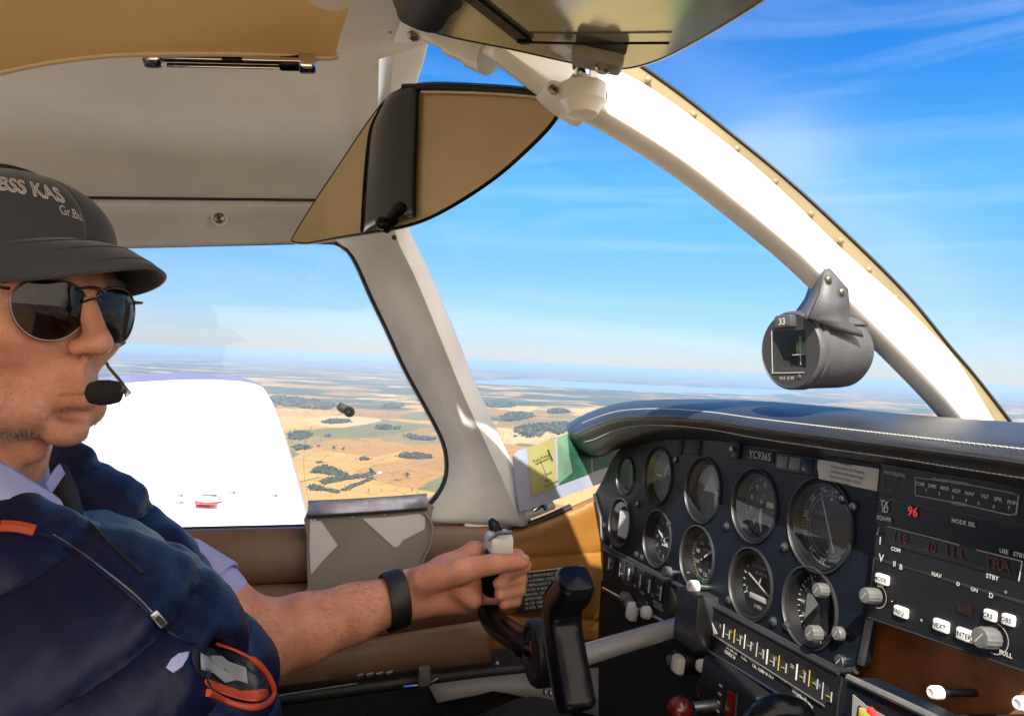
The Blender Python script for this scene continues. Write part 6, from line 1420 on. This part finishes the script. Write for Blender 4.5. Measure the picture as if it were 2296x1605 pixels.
# ------------------------------------------------------------------ headset
hs_ = empty('headset', H(-10, 90, -10), 'black aviation headset over the cap with a foam microphone at the lips', 'headset')
m_ = MB(); rows = []
for a in range(0, 41):
    t = R(-12+204*a/40); c_, s2 = math.cos(t), math.sin(t)
    o_ = H(-16, 0, 18); row = []
    for (dx, dr) in ((-21, 0), (-19, 4), (0, 6), (19, 4), (21, 0), (19, -2), (-19, -2), (-21, 0)): row.append(o_+(HF*dx+HL*((97+dr)*c_)+HU*((98+dr)*s2))*.001)
    rows.append(row)
m_.grid(rows, 'black_rubber'); m_.build('headband', hs_, smooth=60)
for s_ in (-1, 1):
    q = Fr(H(-14, s_*84, -12), HF, HU); q.z = HL*s_; q.x = HF; q.y = q.z.cross(q.x)
    m_ = MB(); m_.lathe(q, [(.036, .004), (.040, .010), (.040, .026), (.034, .038), (.018, .043), (.0003, .044)], 'black_plastic', n=36); m_.lathe(q, [(.030, -.004), (.040, 0), (.042, .006), (.038, .012)], 'black_rubber', n=36); m_.build('ear_cup', hs_)
m_ = MB(); m_.tube([H(-8, 118, -18), H(30, 104, -36), P(232, 800, .72), P(244, 824, .69), P(268, 852, .65), P(289, 880, .605)], .0016, 'gun_metal', n=8); m_.build('boom', hs_)
mp_ = P(232, 880, .575); m_ = MB(); md = A@Vector((1, .04, .05)); q = Fr(mp_, HU, HL); q.z = md.normalized(); q.x = (HU-q.z*HU.dot(q.z)).normalized(); q.y = q.z.cross(q.x)
m_.lathe(q, [(.0003, -.0135), (.004, -.0130), (.0085, -.0095), (.0100, -.003), (.0098, .005), (.0086, .011), (.006, .0125), (.0003, .013)], 'foam_black', n=28); m_.build('microphone_foam', hs_)
m_ = MB(); m_.tube([q.p(0, 0, .012), q.p(.001, .002, .018), q.p(.0035, .004, .0195)], [.0030, .0026, .0018], 'steel', n=10); m_.tube([P(290, 881, .605), P(283, 887, .59), q.p(.001, .002, .020)], .0015, 'gun_metal', n=8); m_.build('microphone_arm', hs_)

# ------------------------------------------------------------------ shirt, vest, trousers
V = Vol((-.75, .28, -.78), (-.02, 1.06, -.06), .005)
V.chain([H(-46, 0, -165), H(-56, 0, -215)], [.070, .085], .03)
V.chain([AC(.52, -.25, -.25), AC(.89, -.25, -.22)], [.085, .08], .04); V.ell(AC(.70, -.38, -.20), (.13, .20, .17), .05, (FA, LA, UA))
V.chain([sh, P(330, 1290, .90), P(455, 1362, .895)], [.060, .060, .057], .02)
V.chain([AC(.50, -.27, -.22), AC(.44, -.45, -.15)], [.07, .065], .03)
V.build('shirt', 'shirt_cotton', person)
V = Vol((-.80, .22, -.80), (-.02, 1.10, -.04), .005)
Y2 = lambda u, v, z: P(u, v, z)
V.ell(P(185, 1222, .84), (.068, .058, .085), .02); V.ell(P(140, 1160, .86), (.055, .040, .08), .02)
V.chain([P(205, 1220, .83), P(312, 1325, .81), P(385, 1440, .77), P(430, 1565, .72)], [.060, .064, .062, .050], .03)
V.chain([P(60, 1290, .68), P(200, 1420, .66), P(340, 1560, .64), P(380, 1760, .64)], [.062, .085, .080, .085], .05)
V.chain([P(-120, 1300, .55), P(-40, 1420, .55), P(150, 1600, .55), P(200, 1900, .56)], [.065, .09, .12, .14], .06)
V.ell(P(478, 1520, .62), (.046, .036, .045), .02); V.ell(P(-50, 1700, .62), (.20, .16, .18), .06); V.ell(P(150, 1800, .78), (.20, .14, .16), .06)
# quilting: rows of padding, creases between
g = np.meshgrid(*[V.lo[i]+V.h*np.arange(V.n[i]) for i in range(3)], indexing='ij')
s_c = g[0]*(.35)+g[2]*(-.85)+g[1]*.2; ph = (s_c/.062)*math.pi
V.d -= (.0095*np.abs(np.sin(ph))**.42+.0022*np.sin(g[0]*70+g[2]*55)*np.sin(g[1]*60+g[0]*25)+.0012*np.sin(g[0]*190+g[1]*120)*np.sin(g[2]*160)).astype(np.float32)
del g, s_c, ph
# open front: cut along the zip and round the neck
V.chain([H(-30, 0, -110), H(-42, 0, -190)], [.066, .072], .01, 's'); V.chain([P(150, 1100, .70), P(185, 1195, .70)], [.026, .016], .01, 's')

# opening low on the vest and the gap where the shirt shows: find the surface, then hollow it out
vs_, fs_ = V.mesh(); tb = BVHTree.FromPolygons([Vector(v) for v in vs_], [tuple(int(i) for i in f) for f in fs_]); del vs_, fs_
def carve(u, v, rx, ry, rz, rot, k=.008):
    r = ray(u, v).normalized(); h = tb.ray_cast(Vector((0, 0, 0)), r); c = h[0] if h[0] is not None else P(u, v, .56)
    X = A@Vector((math.cos(rot), math.sin(rot), 0)); Yb = r.cross(X).normalized(); V.ell(c+r*.004, (rx, ry, rz), k, (X, Yb, r), 's')
carve(520, 1508, .036, .020, .030, -.55)
vest, _ = V.build('vest', 'vest_nylon', person); del V
def tubeP(pts, r, mt, nm, par, n=8, closed=False):
    m_ = MB(); m_.tube(cr([P(*p) for p in pts], 6, closed), r, mt, n=n, closed=closed); return m_.build(nm, par)
# drop points onto the vest surface so trims lie on it
from mathutils.bvhtree import BVHTree
def bvh_of(o):
    b_ = wloc(o); return BVHTree.FromPolygons([Vector(v.co)+b_ for v in o.data.vertices], [tuple(p.vertices) for p in o.data.polygons])
vb = bvh_of(vest)
def onv(u, v, off=.001, dflt=.7):
    r = ray(u, v).normalized(); h = vb.ray_cast(Vector((0, 0, 0)), r)
    return (h[0]-r*off) if h[0] is not None else P(u, v, dflt)
def strip_on(pts, r, mt, nm, par, off=.001, n=6, dens=6):
    q = cr2(pts, dens); w = [onv(u, v, off) for u, v in q]
    for _ in range(2): w = [w[0]]+[(w[i-1]+w[i]*2+w[i+1])/4 for i in range(1, len(w)-1)]+[w[-1]]
    m_ = MB(); m_.tube(w, r, mt, n=n); return m_.build(nm, par)
mat('zip_dark', (.02, .024, .035), .4, .3)
strip_on([(142, 1042), (160, 1075), (178, 1110), (186, 1150), (215, 1185), (262, 1232), (320, 1285)], .0013, 'zip_dark', 'front_edge', vest)
strip_on([(0, 1188), (60, 1190), (118, 1204), (170, 1236), (230, 1282), (300, 1340), (345, 1384), (372, 1412), (430, 1440), (520, 1476), (585, 1520)], .0014, 'vest_nylon', 'zip_flap', vest, .0005)
strip_on([(118, 1198), (170, 1230), (230, 1274), (300, 1330), (340, 1372)], .0008, 'steel', 'zip_teeth', vest, .0015)
strip_on([(0, 1180), (40, 1182), (76, 1190)], .0045, 'vest_lining', 'collar_lining', vest, .003)
q0 = onv(342, 1372, .004); q1 = onv(368, 1402, .005); m_ = MB(); qf = plane3(q0, q1, q0+UA*.02); m_.box(qf.sub((q1-q0).length/2, 0), (q1-q0).length, .0055, .002, 'steel', bev=.001); m_.box(qf.sub((q1-q0).length*.55, 0), (q1-q0).length*.5, .0035, .0012, 'slot_dark', c=.003); m_.build('zip_pull', vest)
# orange edged opening low on the vest with pale lining inside
def patch_on(outline, mt, off, nm, par, th=0, sm=3):
    ol = cr2(outline, sm, True) if sm > 1 else [(a[0]+(b[0]-a[0])*t/4, a[1]+(b[1]-a[1])*t/4) for a, b in zip(outline, outline[1:]+outline[:1]) for t in range(4)]; cx_ = sum(p[0] for p in ol)/len(ol); cy_ = sum(p[1] for p in ol)/len(ol); rows = []
    for f in (1, .8, .6, .4, .2, .01): rows.append([onv(cx_+(u-cx_)*f, cy_+(v-cy_)*f, off, .6) for u, v in ol+[ol[0]]])
    m_ = MB(); m_.grid(rows, mt); return m_.build(nm, par, smooth=80, thick=th)
patch_on([(440, 1452), (520, 1462), (575, 1492), (600, 1530), (596, 1556), (570, 1566), (520, 1556), (455, 1520), (432, 1485)], 'zip_dark', .0012, 'inner_lining', vest)
patch_on([(450, 1464), (498, 1470), (512, 1482), (552, 1496), (556, 1532), (530, 1524), (505, 1530), (478, 1508), (452, 1500)], 'grey_lining', .0045, 'pocket_paper', vest, .001, 1)
patch_on([(462, 1522), (500, 1534), (540, 1548), (580, 1552), (598, 1544), (600, 1560), (572, 1572), (520, 1562), (470, 1540)], 'vest_lining', .0026, 'orange_lining', vest, .001)
lp = cr2([(396, 1424), (452, 1434), (520, 1454), (575, 1484), (606, 1524), (613, 1556), (592, 1580), (556, 1585), (512, 1575), (466, 1552)], 6)
lw = [onv(u, v, .0022, .58) for u, v in lp]
for _ in range(3): lw = [lw[0]]+[(lw[i-1]+lw[i]*2+lw[i+1])/4 for i in range(1, len(lw)-1)]+[lw[-1]]
m_ = MB(); m_.tube(lw[9:], [.0012]*8+[.0026]*(len(lw)-17), 'vest_lining', n=10); m_.build('orange_piping', vest)
lf = plane3(lw[5], lw[30], lw[-1])
patch_on([(372, 1496), (384, 1476), (400, 1464), (424, 1460), (420, 1474), (408, 1494), (388, 1508)], 'shirt_cotton', .0012, 'shirt_fold', person, .001, 1)
# collar leaves, tie of the collar and button
def leaf(rows_, mt, nm, par, th=.0022):
    m_ = MB(); rs = [lerp_path([P(*p) for p in r_], 14) for r_ in rows_]; cs_ = [cr([r_[i] for r_ in rs], 5) for i in range(14)]; m_.grid(cs_, mt); return m_.build(nm, par, thick=th, smooth=60)
leaf([[(-60, 1015, .56), (0, 1035, .565), (60, 1072, .575), (108, 1103, .59), (124, 1112, .60)], [(-60, 1100, .53), (0, 1115, .535), (50, 1130, .548), (96, 1140, .57), (118, 1135, .59)], [(-60, 1175, .53), (0, 1182, .53), (40, 1186, .54), (75, 1186, .555), (90, 1180, .57)]], 'shirt_cotton', 'collar', person)
leaf([[(88, 1122, .580), (112, 1110, .592), (134, 1122, .60), (144, 1145, .60)], [(84, 1150, .575), (108, 1150, .580), (128, 1152, .592), (142, 1158, .60)], [(82, 1172, .575), (104, 1180, .58), (124, 1170, .592), (138, 1164, .60)]], 'shirt_cotton', 'collar_tab', person)
leaf([[(66, 1186, .565), (85, 1174, .57), (112, 1178, .59), (150, 1185, .62)], [(90, 1192, .57), (110, 1190, .58), (130, 1196, .60), (160, 1205, .63)]], 'shirt_cotton', 'shirt_front', person)
leaf([[(104, 1085, .63), (118, 1060, .645), (132, 1040, .66)], [(112, 1108, .635), (128, 1085, .65), (144, 1062, .665)]], 'shirt_cotton', 'far_collar', person)
m_ = MB(); bq = plane3(P(100, 1140, .570), P(110, 1140, .572), P(100, 1130, .570)); m_.lathe(bq, [(.0048, 0), (.0048, .0016), (.0040, .0022), (.0030, .0016), (.0002, .0016)], 'trouser_black', n=20); m_.build('button', person)
leaf([[(138, 1155, .62), (150, 1150, .62), (162, 1158, .63)], [(140, 1180, .62), (156, 1178, .62), (172, 1190, .63)], [(150, 1195, .63), (164, 1200, .63), (182, 1215, .64)]], 'vest_lining', 'inner_collar', vest)
leaf([[(120, 1050, .70), (135, 1038, .70), (150, 1045, .70)], [(112, 1090, .68), (140, 1090, .67), (172, 1100, .68)], [(125, 1135, .66), (152, 1138, .65), (184, 1150, .66)], [(150, 1180, .65), (172, 1190, .645), (205, 1205, .65)]], 'cap_cloth_dark', 'inner_collar', vest)
# sleeve end of the shirt on the far arm
m_ = MB(); ax = (P(500, 1390, .895)-P(330, 1290, .90)).normalized(); c0 = P(452, 1352, .893); q = Fr(c0, UA, FA); q.z = ax; q.x = (UA-ax*UA.dot(ax)).normalized(); q.y = ax.cross(q.x)
m_.lathe(q, [(.060, -.05), (.059, 0), (.0585, .008), (.056, .009), (.054, .002)], 'shirt_cotton', n=40, wob=.012); m_.build('shirt_cuff', person, smooth=60)
# trousers on the seat
V = Vol((-.75, .25, -.95), (.35, 1.25, -.30), .008)
V.chain([AC(.62, -.60, -.22), AC(.60, -.50, .12), AC(.60, -.50, .30)], [.11, .085, .065], .05); V.chain([AC(.82, -.60, -.22), AC(.86, -.50, .12), AC(.92, -.485, .30)], [.11, .085, .065], .05)
V.chain([AC(.60, -.50, .30), AC(.60, -.60, .45)], [.065, .055], .03); V.chain([AC(.92, -.485, .30), AC(.92, -.60, .45)], [.065, .055], .03); V.chain([AC(.60, -.6, -.24), AC(.82, -.6, -.24)], [.13, .13], .05)
V.build('trousers', 'trouser_black', person)
seat = empty('pilot_seat', AC(.70, -.72, -.25), 'brown leather pilot seat mostly hidden behind the pilot', 'seat')
m_ = MB(); sfm = Fr(AC(.71, -.74, -.13), -LA, UA); m_.box(sfm, .46, .10, .50, 'brown_leather', c=-.25, bev=.03); m_.build('seat_cushion', seat)
m_ = MB(); sfm = Fr(AC(.71, -.40, -.47), -LA, UA+FA*-.12); m_.box(sfm, .44, .62, .09, 'brown_leather', bev=.03); m_.build('backrest', seat)
